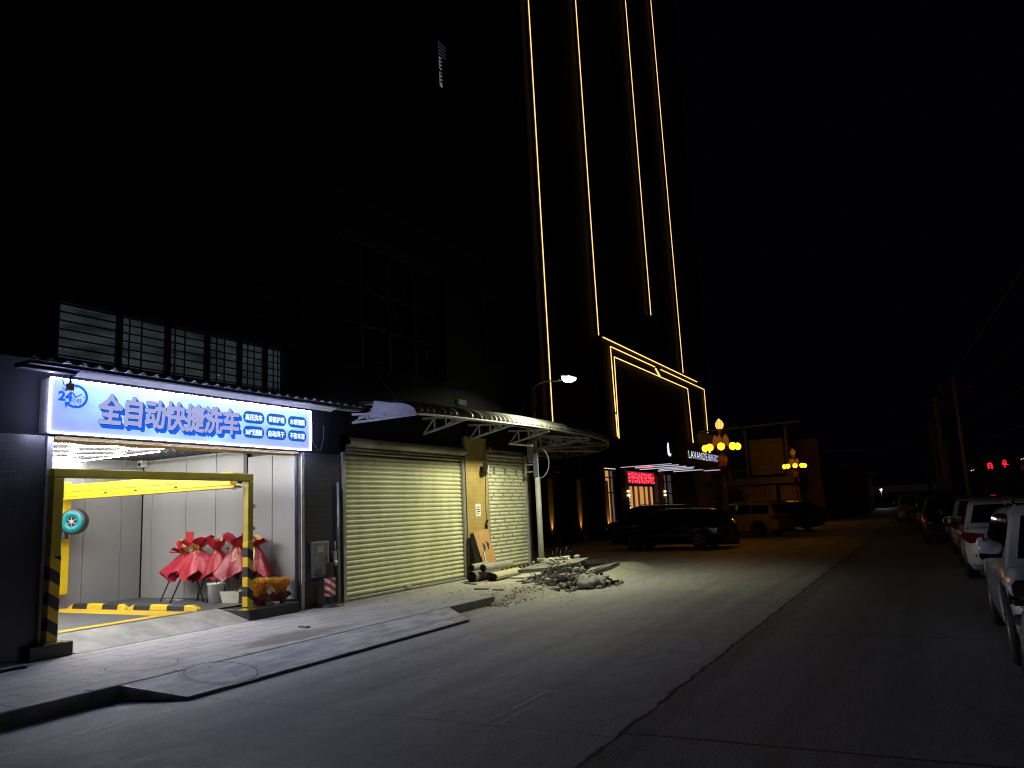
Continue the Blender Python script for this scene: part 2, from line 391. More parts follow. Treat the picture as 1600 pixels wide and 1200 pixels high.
M['glass'] = pm('dark car glass', (.006,.006,.007), (.005,.005,.006), 2, .04, spec=.6)
M['lens_red'] = pm('red lamp lens', (.22,.006,.008), (.12,.004,.006), 16, .08, coat=1)
M['lens_clear'] = pm('clear lamp lens', (.25,.25,.26), (.12,.12,.13), 14, .06, coat=1)
M['plate'] = pm('number plate', (.5,.52,.55), (.4,.42,.45), 20, .4)
M['mirror_glass'] = pm('mirror glass', (.04,.04,.045), (.03,.03,.035), 2, .03, spec=1)
M['paint_white'] = pm('white car paint', (.84,.85,.88), (.81,.82,.85), 2, .3, 0, 0, 1)
M['paint_black'] = pm('black car paint', (.010,.012,.010), (.008,.009,.008), 2, .25, 0, 0, 1)
M['paint_grey'] = pm('grey car paint', (.05,.05,.055), (.045,.045,.05), 2, .3, 0, .3, 1)
M['paint_beige'] = pm('champagne car paint', (.52,.43,.31), (.49,.40,.29), 2, .3, 0, .3, 1)
M['notice'] = pm('paper notice', (.75,.75,.7), (.68,.68,.62), 9, .8)
M['ink'] = pm('dark print', (.03,.03,.05), (.02,.02,.03), 9, .7)
M['worn_white'] = pm('worn white paint', (.72,.72,.72), (.42,.42,.42), 14, .8, lo=.42, hi=.6)
M['iron_lid'] = pm('iron lid', (.2,.2,.2), (.13,.13,.13), 9, .6, .3, .3)
M['dirt'] = pm('dark debris', (.22,.2,.165), (.09,.082,.07), 9, .95)
# lights of the place
M['tube'] = em('led tube light', (1, .985, .95), 108, main=True)
M['lamp_panel'] = em('street lamp diffuser', (1.0, .97, .72), 14)
M['strip'] = em('warm led strip', (1.0, .56, .165), 1.9, main=True)
M['white_sign'] = em('white letter light', (.85, .92, 1.0), 1.05)
M['globe'] = em('amber globe', (1.0, .37, .003), 21, main=True)
M['globe_dim'] = em('dim amber globe', (1.0, .30, .04), .16)
M['bud'] = em('lit lotus bud', (1.0, .5, .11), 1.5)
M['warm_glow'] = em('lit curtain', (1.0, .44, .13), .62, main=True)
M['warm_dim'] = em('dim lit curtain', (.9, .5, .3), .10)
M['sconce'] = em('sconce light', (1.0, .72, .32), 2.5)
M['soffit_tube'] = em('canopy tube light', (.85, .82, 1.0), .75, main=True)
M['red_led'] = em('red led', (1.0, .015, .03), 1.3)
M['red_text'] = em('red display text', (1.0, .05, .09), 2.6, main=True)
M['far_white'] = em('distant white lamp', (1.0, 1.0, .85), 160, main=True)
M['pink'] = em('pink glow', (.8, .15, .3), .05)
M['win_cool'] = em('lit window pane', (.62, .80, .80), .16)

def floor_mat_material():
    m, nt, b = nodes('ribbed floor grating')
    P = N(nt, 'ShaderNodeNewGeometry').outputs['Position']
    ck = N(nt, 'ShaderNodeTexBrick'); ck.offset = .5; nt.links.new(mapping(nt, P, (1,1,0)), ck.inputs['Vector'])
    ck.inputs['Scale'].default_value = 1; ck.inputs['Brick Width'].default_value = .07; ck.inputs['Row Height'].default_value = .035; ck.inputs['Mortar Size'].default_value = .008
    ck.inputs['Color1'].default_value = (.045,.045,.05,1); ck.inputs['Color2'].default_value = (.055,.055,.06,1); ck.inputs['Mortar'].default_value = (.11,.11,.115,1)
    n = noise(nt, mapping(nt, P, (1, .5, 1)), 3, 6, .7)
    col = mixc(nt, ramp(nt, n, [(.45, 0.0), (.7, .7)]), ck.outputs['Color'], (.13,.13,.135))
    nt.links.new(col, b.inputs['Base Color']); b.inputs['Roughness'].default_value = .5
    return m
M['floor_mat'] = floor_mat_material()

def sign_material():
    """printed backlit film: lilac at the ends and foot, icy blue in the middle"""
    m, nt, b = nodes('backlit sign film')
    P = N(nt, 'ShaderNodeNewGeometry').outputs['Position']
    sx = N(nt, 'ShaderNodeSeparateXYZ'); nt.links.new(P, sx.inputs[0])
    u = mathn(nt, 'DIVIDE', mathn(nt, 'SUBTRACT', sx.outputs[1], 5.88), 4.76); v = mathn(nt, 'DIVIDE', mathn(nt, 'SUBTRACT', sx.outputs[2], 2.96), .705)
    n = noise(nt, mapping(nt, P, (.0, .9, 1.6)), 1.0, 2, .5)
    f = mathn(nt, 'ADD', mathn(nt, 'MULTIPLY', v, .55), mathn(nt, 'MULTIPLY', n, .9))
    edge = mathn(nt, 'MULTIPLY', mathn(nt, 'POWER', mathn(nt, 'ABSOLUTE', mathn(nt, 'SUBTRACT', u, .5)), 3.0), -2.6)
    f = mathn(nt, 'ADD', f, edge)
    c = ramp(nt, f, [(.30, (.118,.154,1.0)), (.52, (.143,.222,1.0)), (.74, (.193,.35,1.0)), (1.0, (.30,.458,1.0))])
    b.inputs['Base Color'].default_value = (.2,.2,.2,1); nt.links.new(c, b.inputs['Emission Color']); b.inputs['Emission Strength'].default_value = 2.75
    return m
M['sign'] = sign_material()
M['sign_edge'] = em('sign edge light', (.60, .63, 1.0), 100, main=True)
M['sign_fill'] = em('added sign side fill', (.36, .40, 1.0), 8, main=True)  # added fill glow, brightens the awning end
M['sign_face'] = em('sign letter face', (.42, .44, .80), .92)
M['sign_hi'] = em('sign letter highlight', (.62, .70, 1.0), 1.2)
M['sign_blue'] = em('sign blue print', (.006, .115, .85), 1.0)
M['sign_navy'] = em('sign navy print', (.008, .03, .30), .6)
M['sign_pill'] = em('sign pill print', (.004, .13, .62), .9)
M['sign_white'] = em('sign white print', (.75, .9, 1.0), 1.2)

def led_matrix():
    m, nt, b = nodes('red led matrix')
    P = N(nt, 'ShaderNodeNewGeometry').outputs['Position']
    n = noise(nt, mapping(nt, P, (1, 1.0, 1.6)), 2.3, 3, .8)
    v = N(nt, 'ShaderNodeTexVoronoi'); v.inputs['Scale'].default_value = 9; nt.links.new(P, v.inputs['Vector'])
    s = ramp(nt, mathn(nt, 'ADD', n, mathn(nt, 'MULTIPLY', v.outputs['Distance'], .3)), [(.50, .12), (.60, 1.1), (.75, 2.4)])
    b.inputs['Base Color'].default_value = (.02,.0,.0,1); b.inputs['Emission Color'].default_value = (1, .03, .06, 1)
    nt.links.new(s, b.inputs['Emission Strength']); return m
M['led_matrix'] = led_matrix()

M['sand'] = pm('sandy dust', (.44,.42,.36), (.32,.3,.25), 5, .9, .5, bscale=40)
M['lid_pale'] = pm('cement filled lid', (.40,.395,.38), (.28,.278,.27), 3, .75, .3, bscale=30)
# ------------------------------------------------------------------ setting: ground
def sheet(name, x0, x1, y0, y1, z, mat):
    return kind(MB().add([(x0,y0,z),(x1,y0,z),(x1,y1,z),(x0,y1,z)], [(0,1,2,3)]).build(name, mat), 'structure')
sheet('road', -400, 400, -120, 900, 0, M['road'])
mb = MB(); mb.prism([(-26,.0),(-7.512,.0),(-7.512,.148),(-26,.148)], -8, 20.6, 1)
kind(mb.build('pavement', M['paver']), 'structure')
mb = MB(); y = -8.0
while y < 12.95:
    y2 = min(y + .995, 12.95); mb.rbox(-7.498, -7.36, y, y2-.008, -.02, .153, .012); y = y2 + .005
kind(mb.build('kerb', M['kerb']), 'structure')
# sandy bank that buries the kerb beyond the driveway ramp
rows = []; r9 = random.Random(77)
for i in range(41):
    y = 12.75 + 8.4*i/40; w = (.06 + .5*min(1, i/9) + .12*math.sin(i*.9)*min(1, i/5) + r9.uniform(-.03,.03)); h = .151*min(1, .15+i/6)
    rows.append([(-7.9, y, .146 + .006*min(1, i/4)), (-7.5, y, min(.155, .08+h)), (-7.345, y, h*.95), (-7.34+w*.35, y, h*.55), (-7.34+w*.7, y, h*.18+.004), (-7.34+w, y, -.004)])
kind(MB().grid(rows, True).build('sand_bank', M['sand']), 'structure')
# cement wedge laid in the gutter as a driveway ramp
M_=0; mb = MB(); a = [(-7.36,.158),(-7.36,0),(-6.62,0),(-6.62,.038)]
def wedge(y0, y1, off0, off1):
    v = []
    for (yy, oo) in ((y0, off0), (y1, off1)):
        v += [(-7.348, yy, .146), (-7.348, yy, -.02), (-6.63, yy+oo, -.02), (-6.63, yy+oo, .036)]
    return v, [(0,1,2,3),(7,6,5,4),(0,3,7,4),(3,2,6,7),(2,1,5,6),(1,0,4,5)]
v, f = wedge(5.27, 11.35, .22, -.55); mb.add(v, f)
kind(mb.build('driveway_ramp', M['wedge']), 'structure')
mb = MB()
pts = [(-6.612, 5.5 + i*.25) for i in range(22)]
for (x, y), (x2, y2) in zip(pts, pts[1:]):
    w = .012 + .008*rnd.random()
    mb.add([(x-.01, y, .004), (x+w, y, .004), (x2+w, y2, .004), (x2-.01, y2, .004)], [(0,1,2,3)])
kind(mb.build('ground_gap', M['black']), 'structure')
# worn parking mark outline on the road
mb = MB()
for (x0,x1,y0,y1) in ((-3.37,-3.345,6.1,6.84),(-3.37,-3.36,5.66,6.0),(-3.245,-3.23,5.68,6.3),(-3.36,-3.24,5.66,5.672),(-3.34,-3.24,6.80,6.82)):
    mb.add([(x0,y0,.0015),(x1,y0,.0015),(x1,y1,.0015),(x0,y1,.0015)], [(0,1,2,3)])
for (x0,x1,y0,y1) in ((-6.56,-6.48,3.0,5.2),):
    mb.add([(x0-.05,y0,.0015),(x1-.05,y0,.0015),(x1+.03,y1,.0015),(x0+.03,y1,.0015)], [(0,1,2,3)])
kind(mb.build('road_marking', M['worn_white']), 'structure')
def manhole(x, y, z, lab, nrm=None):
    t = thing('manhole_cover', lab, 'manhole', (x, y, z))
    MT = Matrix.Translation((x, y, z))
    if nrm: MT = MT @ Matrix.Rotation(nrm, 4, 'Y')
    MB().lathe([(.372,.003),(.392,.003)], 40, MT, False).lathe([(.425,.0025),(.433,.0025)], 40, MT, False).build('rim', M['black'], t)
    m = MB().lathe([(0,.0035),(.370,.0035)], 40, MT, False)
    m.build('lid', M['lid_pale'] if nrm is None else M['wedge'], t)
    for s in (-1, 1):
        k = MB(); k.add([MT @ Vector((s*.2+dx, .02+dy, .009)) for dx, dy in ((-.012,-.025),(.012,-.025),(.012,.025),(-.012,.025))], [(0,1,2,3)])
        k.build('lifting_hole', M['black'], t)
manhole(-8.15, 6.12, .148, 'round manhole cover set in the brick pavers')
manhole(-7.02, 6.25, .098, 'round manhole cover set in the smooth cement ramp', math.atan2(.118, .722))

# ------------------------------------------------------------------ the warehouse block with the car wash
bld = thing('warehouse_block', 'dark tall concrete block with car wash bay and roller shutters at street level', 'building', (-12, 10, 0))
w = MB(); T = -10.35
def wall(y0, y1, z0, z1, x=-10.0, m=None): (m or w).box(T, x, y0, y1, z0, z1)
wall(-8, 6.1, 2.95, 26); wall(6.1, 10.6, 2.95, 3.97); wall(6.1, 10.6, 4.85, 5.22); wall(6.1, 10.6, 7.62, 26)
wall(10.6, 11.74, 2.95, 26); wall(11.74, 16.27, 3.34, 4.83); wall(11.74, 15.7, 7.7, 26); wall(15.7, 15.85, 4.83, 26); wall(15.85, 16.45, 4.83, 12.8); wall(15.85, 16.45, 14.35, 26)
wall(16.45, 17.4, 4.83, 26); wall(16.27, 17.4, 3.6, 4.83); wall(17.4, 18.8, 3.34, 5.7); wall(17.4, 18.8, 7.75, 26); wall(18.8, 19.9, 3.34, 26)
w.box(-10.0, -9.93, -8, 19.9, 8.4, 8.52); w.box(-10.0, -9.93, -8, 19.9, 11.8, 11.92)
w.box(-24, T-.002, 19.7, 19.9, .1, 26); w.box(-24, -10, -8, 19.9, 26.003, 26.3); w.box(-24, T-.002, -8.2, -8.003, .1, 26)
w.box(-24.2, -24.003, -8.2, 19.9, .1, 26); w.box(-14.9, T-.002, -8, 19.69, 3.5, 3.6)
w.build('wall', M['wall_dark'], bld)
for (a, b, h_) in ((-8, 6.08, 2.94), (10.62, 11.72, 2.94), (19.7, 19.9, 3.33)): MB().box(T, -9.985, a, b, .14, h_).build('tiled_column', M['tile_dark'], bld)
MB().box(T, -9.93, 16.29, 17.34, .14, 3.59).build('tiled_pillar', M['tile_tan'], bld)
for (a, b) in ((5.99, 6.075), (10.63, 10.70)): MB().rbox(-9.984, -9.953, a, b, .15, 2.93, .004).build('door_trim', M['galv'], bld)
MB().box(-10.34, -9.99, 6.11, 10.59, 2.9, 2.945).build('lintel', pm('tan soffit', (.4,.31,.16), (.3,.22,.1), 4, .7), bld)
MB().rbox(-9.985, -9.5, 4.9, 5.62, .15, .20, .01).build('step', M['black'], bld)

# car wash bay shell
f = MB(); f.box(-14.2, -10.55, 1.0, 10.56, .30, .345); f.build('bay_floor', M['floor_mat'], bld)
r = MB(); r.add([(-9.86, 6.44, .153), (-9.86, 9.42, .153), (-10.549, 9.3, .3445), (-10.549, 6.3, .3445), (-10.549, 9.3, .1), (-10.549, 6.3, .1), (-9.86, 6.44, .1), (-9.86, 9.42, .1)], [(0,1,2,3), (1,7,4,2), (6,0,3,5), (6,7,1,0)])
r.build('entry_ramp', M['ramp'], bld)
p = MB(); ys = [10.55, 10.09, 9.315, 8.5, 7.6, 6.7, 5.8, 4.9, 4.0, 3.1, 2.2, 1.3]
for a, b in zip(ys, ys[1:]): p.rbox(-14.26, -14.2, b+.006, a-.006, .346, 3.12, .004)
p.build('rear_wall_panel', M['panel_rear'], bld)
p = MB(); xs = [-14.19, -13.906, -12.911, -12.076, -11.333]
for a, b in zip(xs, xs[1:]): p.rbox(a+.006, b-.006, 10.56, 10.62, .346, 3.12, .004)
p.rbox(-11.23, -10.615, 10.56, 10.62, .346, 2.94, .004); p.rbox(-10.6, -10.06, 10.56, 10.62, .346, 2.94, .004)
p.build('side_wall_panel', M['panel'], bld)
MB().box(-11.328, -11.238, 10.545, 10.63, .346, 3.2).build('steel_post', M['dark_metal'], bld)
p = MB(); p.box(-14.35, -14.262, .9, 10.7, .3, 3.49); p.box(-14.26, -10.36, 10.622, 10.72, .3, 3.49); p.box(-14.26, -10.36, .9, 1.0, .3, 3.49); p.box(-14.26, -10.36, 1.0, 10.62, 3.4, 3.45)
p.build('bay_shell', M['black'], bld)
g = MB(); k = 0; x = -14.15
while x < -10.37: g.box(x, x+.012, 1.0, 10.55, 3.085, 3.13); x += .12
y = 1.05
while y < 10.55: g.box(-14.2, -10.37, y, y+.012, 3.083, 3.128); y += .12
g.build('ceiling_grid', pm('graphite grid', (.045,.045,.05), (.035,.035,.04), 5, .5), bld)

# window band above the sign, behind iron bars
def window_band():
    fr = MB(); fr.box(-10.2, -10.06, 6.1, 10.32, 3.97, 4.02); fr.box(-10.2, -10.06, 6.1, 10.32, 4.80, 4.85)
    edges = [6.1, 7.05, 7.87, 8.62, 9.3, 9.88, 10.32]
    for e in edges: fr.box(-10.19, -10.07, e-.035, e+.035, 4.021, 4.799)
    win = fr.build('window', M['dark_metal'], bld)
    m, nt, b = nodes('dim window blind')
    P = N(nt, 'ShaderNodeNewGeometry').outputs['Position']; sx = N(nt, 'ShaderNodeSeparateXYZ'); nt.links.new(P, sx.inputs[0])
    wv = mathn(nt, 'FRACT', mathn(nt, 'MULTIPLY', sx.outputs[2], 26)); n = noise(nt, mapping(nt, P, (0, 1.2, 5)), 1.2, 3)
    b.inputs['Base Color'].default_value = (.3,.33,.34,1); b.inputs['Emission Color'].default_value = (.62,.78,.88,1); b.inputs['Roughness'].default_value = .2
    nt.links.new(mathn(nt, 'MULTIPLY', ramp(nt, n, [(.35, .35), (.7, 1.3)]), mathn(nt, 'ADD', mathn(nt, 'MULTIPLY', wv, .011), .030)), b.inputs['Emission Strength'])
    MB().add([(-10.15,6.1,4.0),(-10.15,10.32,4.0),(-10.15,10.32,4.82),(-10.15,6.1,4.82)], [(0,1,2,3)]).build('pane', m, win)
    gr = MB()
    for z in (4.03, 4.15, 4.27, 4.39, 4.51, 4.63, 4.74, 4.82): gr.bar((-9.99, 6.05, z), (-9.99, 10.3, z), .018)
    for y in (6.06, 7.0, 7.12, 7.32, 7.9, 8.08, 8.7, 8.86, 9.36, 9.5, 9.95, 10.06, 10.29): gr.bar((-9.975, y, 4.0), (-9.975, y, 4.84), .016)
    gr.build('iron_bars', M['dark_metal'], win)
window_band()
M['frame_dim'] = pm('dim aluminium frame', (.028,.028,.032), (.02,.02,.023), 4, .5)
def plain_window(y0, y1, z0, z1, nmul, rails, pane, braces=False):
    fr = MB()
    for z in (z0, z1): fr.box(-10.30, -10.20, y0, y1, z-.04, z+.04)
    for i in range(nmul+1):
        y = y0 + (y1-y0)*i/nmul; fr.box(-10.29, -10.21, y-.035, y+.035, z0+.041, z1-.041)
    for z in rails: fr.box(-10.28, -10.225, y0+.04, y1-.04, z-.02, z+.02)
    win = fr.build('window', M['frame_dim'], bld)
    MB().add([(-10.26,y0,z0),(-10.26,y1,z0),(-10.26,y1,z1),(-10.26,y0,z1)], [(0,1,2,3)]).build('pane', pane, win)
    if braces:
        b = MB()
        for i in range(3):
            y = y0+.7+i*.75; b.bar((-10.17, y, z1-.3), (-10.17, y+1.2, z0+.5), .02)
        b.build('brace', M['dark_metal'], win)
    return win
plain_window(11.76, 15.68, 4.86, 7.66, 4, (5.8, 6.6), M['glass'], True)
plain_window(17.42, 18.78, 5.74, 7.7, 2, (6.7,), M['glass'])
wn = plain_window(15.88, 16.42, 12.84, 14.32, 2, (13.38,), M['black'])
wn['label'] = 'narrow barred window lit from inside, high on the wall'
b = MB()
for (y0, y1, z0, z1) in ((15.93,16.14,12.9,13.34),(15.93,16.14,13.42,13.78)): b.add([(-10.1,y0,z0),(-10.1,y1,z0),(-10.1,y1,z1),(-10.1,y0,z1)], [(0,1,2,3)])
b.build('lit_pane', M['win_cool'], wn)
b = MB(); b.add([(-10.1,15.93,13.8),(-10.1,16.36,13.8),(-10.1,16.36,14.26),(-10.1,15.93,14.26)], [(0,1,2,3)])
b.build('upper_pane', em('dim pane', (.6,.8,.9), .028), wn)
b = MB(); z = 12.95
while z < 14.3: b.bar((-9.99, 15.88, z), (-9.99, 16.42, z), .028); z += .105
b.build('iron_bars', M['black'], wn)
lv = MB(); z = 5.28
while z < 7.55:
    lv.add([(-10.02,6.14,z),(-10.02,10.3,z),(-10.14,10.3,z+.10),(-10.14,6.14,z+.10),(-10.02,6.14,z+.012),(-10.02,10.3,z+.012),(-10.14,10.3,z+.112),(-10.14,6.14,z+.112)], [(0,1,2,3),(7,6,5,4),(0,4,5,1),(3,2,6,7),(0,3,7,4),(1,5,6,2)]); z += .135
lv.build('louvre_grille', pm('louvre blades', (.12,.12,.13), (.08,.08,.09), 2, .5, spec=.3), bld)
MB().box(-10.34, -10.3, 6.1, 10.6, 5.22, 7.62).build('louvre_back', M['black'], bld)
MB().rbox(-9.98, -9.9, 16.05, 16.42, 4.36, 4.5, .01).build('exit_plate', em('dim green plate', (.02,.5,.12), .035), bld)

# loose wires on the wall
def cable(name, pts, r, mat, lab, grp=None, sag=0, n=10):
    P = [Vector(p) for p in pts]; out = []
    for a, b in zip(P, P[1:]):
        for i in range(n):
            t = i/n; q = a.lerp(b, t); q.z -= sag*4*t*(1-t); out.append(q)
    out.append(P[-1])
    return tag(MB().tube(out, r, 5).build(name, mat), lab, 'cable', grp)
cable('wall_cable', [(-9.97,11.75,5.06),(-9.96,12.6,5.0),(-9.95,13.2,4.98),(-9.96,14.0,4.85),(-9.95,14.7,5.15),(-9.95,15.2,4.9),(-9.9,15.75,4.85)], .006, M['cable'], 'thin pale cable looping across the dark wall above the curved awning', sag=.06)
cable('stay_wire', [(-9.98,12.4,5.0),(-8.9,12.25,3.9)], .006, M['cable'], 'slanting stay wire from the dark wall to the awning end', n=2)
cable('hanging_cable', [(-9.93,10.9,3.5),(-9.9,10.85,3.15),(-9.9,11.05,2.98),(-9.9,11.15,3.2),(-9.93,11.2,3.45)], .007, M['cable'], 'black cable loop hanging beside the lit sign', sag=.03)

# ------------------------------------------------------------------ backlit sign
sg = thing('shop_sign', 'long backlit blue and lilac car wash signboard over the open bay', 'sign', (-9.85, 8.26, 2.96))
MB().box(-9.99, -9.762, 5.885, 10.637, 2.962, 3.662).build('sign_box', M['white_metal'], sg)
MB().add([(-9.7505,5.88,2.958),(-9.7505,10.642,2.958),(-9.7505,10.642,3.665),(-9.7505,5.88,3.665)], [(0,1,2,3)]).build('lit_panel', M['sign'], sg)
e = MB(); X0, X1 = -9.765, -9.742
e.box(X0, X1, 5.871, 5.880, 2.952, 3.670); e.box(X0, X1, 10.642, 10.651, 2.952, 3.670); e.box(X0, X1, 5.883, 10.639, 2.952, 2.960); e.box(X0, X1, 5.883, 10.639, 3.664, 3.670)
e.build('lit_edge', M['sign_edge'], sg)
MB().box(-9.985, -9.77, 10.6375, 10.65, 2.965, 3.66).build('side_fill', M['sign_fill'], sg)  # added glowing strip, turned away from the camera to light the awning truss
B = '全自动快捷洗车'
def mainrow(rad, dy, dz, X, mat, name):
    m = MB(); n = 14
    for k in range(n):
        a = 2*math.pi*k/n; txt_on_x(m, B, X + .00003*k, 6.545+dy+rad*math.cos(a), 8.965+dy+rad*math.cos(a), 3.12+dz+rad*math.sin(a), 3.53+dz+rad*math.sin(a), .004, .97, .02)
    m.build(name, mat, sg)
for i in range(4): mainrow(.0205, .012+.012*i, -.012-.014*i, -9.7478+.0005*i, M['sign_blue'], 'letter_shadow')
mainrow(.0205, .003, -.003, -9.7455, M['sign_navy'], 'letter_outline')
mainrow(.0118, .0, -.001, -9.7442, M['sign_hi'], 'letter_rim')
mainrow(.0092, 0, 0, -9.7430, M['sign_face'], 'letter_face')
for body, y0, y1, z0, z1, sub in (('高压洗车',9.055,9.523,3.336,3.536,0),('漆面护理',9.567,10.031,3.341,3.541,0),('水蜡镀膜',10.07,10.533,3.34,3.54,0),('360°无接触',9.058,9.517,3.09,3.29,1),('自动风干',9.561,10.031,3.095,3.292,0),('不伤车漆',10.069,10.531,3.095,3.29,0)):
    m = MB(); r_ = (z1-z0)/2; cz = (z0+z1)/2; pts = []
    for k in range(13): a = math.pi/2 + math.pi*k/12; pts.append((y0+r_+r_*math.cos(a), cz+r_*math.sin(a)))
    for k in range(13): a = -math.pi/2 + math.pi*k/12; pts.append((y1-r_+r_*math.cos(a), cz+r_*math.sin(a)))
    m.add([(-9.7445, a, b) for a, b in pts], [tuple(range(len(pts)))]); pl = m.build('pill', M['sign_pill'], sg)
    t = MB(); [txt_on_x(t, body, -9.7425+.00003*k, y0+.05+.005*math.cos(k), y1-.05+.005*math.cos(k), cz-.05+.005*math.sin(k), cz+.05+.005*math.sin(k), .0) for k in range(7)]; t.build('lettering', M['sign_white'], pl)
# round-the-clock emblem
em_ = MB(); cy, cz = 6.205, 3.452
for k in range(40):
    a0 = R(-128) + R(285)*k/40; a1 = R(-128) + R(285)*(k+1)/40
    ro, ri = .172, .137
    em_.add([(-9.744, cy+r_*math.cos(a), cz+r_*math.sin(a)*.92) for a, r_ in ((a0,ri),(a0,ro),(a1,ro),(a1,ri))], [(0,1,2,3)])
a = R(-128); em_.add([(-9.744, cy+.10*math.cos(a), cz+.10*math.sin(a)), (-9.744, cy+.21*math.cos(a), cz+.21*math.sin(a)), (-9.744, cy+.165*math.cos(a-.42), cz+.165*math.sin(a-.42)-.01)], [(0,1,2)])
for k in range(4):
    a = k*math.pi/2; em_.add([(-9.744, cy+r_*math.cos(a)-s_*math.sin(a)*.007, cz+r_*math.sin(a)+s_*math.cos(a)*.007) for r_, s_ in ((.105,-1),(.125,-1),(.125,1),(.105,1))], [(0,1,2,3)])
for (ang, ln, wd) in ((R(28), .10, .007), (R(128), .075, .010)):
    c_, s2 = math.cos(ang), math.sin(ang)
    em_.add([(-9.7435, cy+u*c_-v*s2, cz-.01+u*s2+v*c_) for u, v in ((-.01,-wd),(ln,-wd),(ln,wd),(-.01,wd))], [(0,1,2,3)])
txt_on_x(em_, '24', -9.743, 5.972, 6.165, 3.375, 3.505, .045); txt_on_x(em_, '小时', -9.743, 6.155, 6.285, 3.36, 3.43, .02); txt_on_x(em_, '全天候', -9.743, 6.01, 6.175, 3.51, 3.57, .015)
em_.build('clock_emblem', M['sign_blue'], sg)

# corrugated eave over the sign
ev = thing('tin_eave', 'corrugated tin eave with a pale flashing over the lit sign', 'awning', (-9.6, 8, 3.7))
def corr(x0, z0, x1, z1, ya, yb, pitch, amp, th=.006):
    rows = []; y = ya; n = int((yb-ya)/pitch*8)
    for i in range(n+1):
        y = ya + (yb-ya)*i/n; ph = ((y-ya)/pitch) % 1
        h = amp*max(0, min(1, 3.2*(.5-abs(ph-.5))*1.0 - .55)) if True else 0
        rows.append([(x0, y, z0+h), ((x0+x1)/2, y, (z0+z1)/2+h), (x1, y, z1+h)])
    return rows
g = MB(); top = corr(-9.02, 3.708, -9.99, 3.93, 5.12, 11.35, .205, .045); g.grid(top, False)
g.grid([[(a, b, c_-.006) for a, b, c_ in row] for row in top], False); g.grid([[row[0], (row[0][0], row[0][1], row[0][2]-.006)] for row in top], False)
g.build('roof_sheet', M['sheet_white'], ev)
MB().box(-9.3, -9.06, 5.2, 11.3, 3.664, 3.70).build('edge_batten', M['dark_metal'], ev)
MB().add([(-9.11,5.85,3.655),(-9.11,10.62,3.655),(-9.245,10.62,3.605),(-9.245,5.85,3.605),(-9.11,5.85,3.659),(-9.11,10.62,3.659),(-9.245,10.62,3.609),(-9.245,5.85,3.609)], [(0,1,2,3),(7,6,5,4),(0,4,5,1),(1,5,6,2),(2,6,7,3),(3,7,4,0)]).build('flashing', M['bucket'], ev)
g = MB()
for y in (5.9, 8.2, 10.55): g.bar((-9.236, y, 3.655), (-9.99, y, 3.86), .04)
g.rbox(-9.30, -9.17, 5.16, 5.84, 3.625, 3.685, .006); g.build('bracket', M['dark_metal'], ev)
MB().bar((-9.2, 10.65, 3.66), (-9.2, 11.34, 3.68), .03).build('end_bar', M['white_metal'], ev)
hl = thing('wall_spotlight', 'small white spotlight hanging before the left end of the lit sign', 'lamp', (-9.4, 5.91, 3.55))
MB().rbox(-9.44, -9.36, 5.872, 5.95, 3.45, 3.545, .012).build('housing', M['bucket'], hl)
MB().bar((-9.4, 5.91, 3.545), (-9.4, 5.91, 3.68), .02).build('stem', M['dark_metal'], hl)
MB().tube([(-9.4,5.86,3.66),(-9.39,5.8,3.58),(-9.39,5.82,3.52),(-9.4,5.872,3.5)], .006, 6).build('lead', M['cable'], hl)

# ------------------------------------------------------------------ bay contents
# honeycomb ceiling tubes
cl = thing('honeycomb_light', 'honeycomb of bright white tubes under the bay ceiling', 'ceiling light', (-12.8, 6.5, 3.05))
edges = set(); s_ = .46; zc = 3.03
def hexc(i, j): return (-13.3 + 1.5*s_*i, 4.05 + math.sqrt(3)*s_*(j + .5*(i % 2)))
for i in range(4):
    for j in range(6):
        cx, cy_ = hexc(i, j); vs = [(round(cx + s_*math.cos(R(60*k)), 3), round(cy_ + s_*math.sin(R(60*k)), 3)) for k in range(6)]
        for k in range(6): edges.add(tuple(sorted((vs[k], vs[(k+1) % 6]))))
keep = []
for e in sorted(edges):
    if not any(all(abs(e[i][j]-q[i][j]) < .02 for i in (0,1) for j in (0,1)) for q in keep): keep.append(e)
for a, b in keep:
    MB().tube([(a[0], a[1], zc), (b[0], b[1], zc)], .009, 4, False).build('tube', M['tube'], cl)
for (a, b) in (((-14.1,3.4),(-14.1,9.12)), ((-10.95,3.4),(-10.95,9.12)), ((-14.1,9.12),(-11.85,9.12))):
    MB().tube([(a[0], a[1], zc), (b[0], b[1], zc)], .010, 4, False).build('border_tube', M['tube'], cl)
# bay camera
cam_ = thing('dome_camera', 'small white security camera high in the corner of the wash bay', 'camera', (-14.1, 10.5, 3.0))
MB().rbox(-14.18, -14.04, 10.38, 10.55, 2.95, 3.09, .02).build('housing', M['bucket'], cam_)
MB().blob((-14.09, 10.375, 3.0), .04, .03, .04, 0, 0, 12, 8).build('lens', M['black'], cam_)

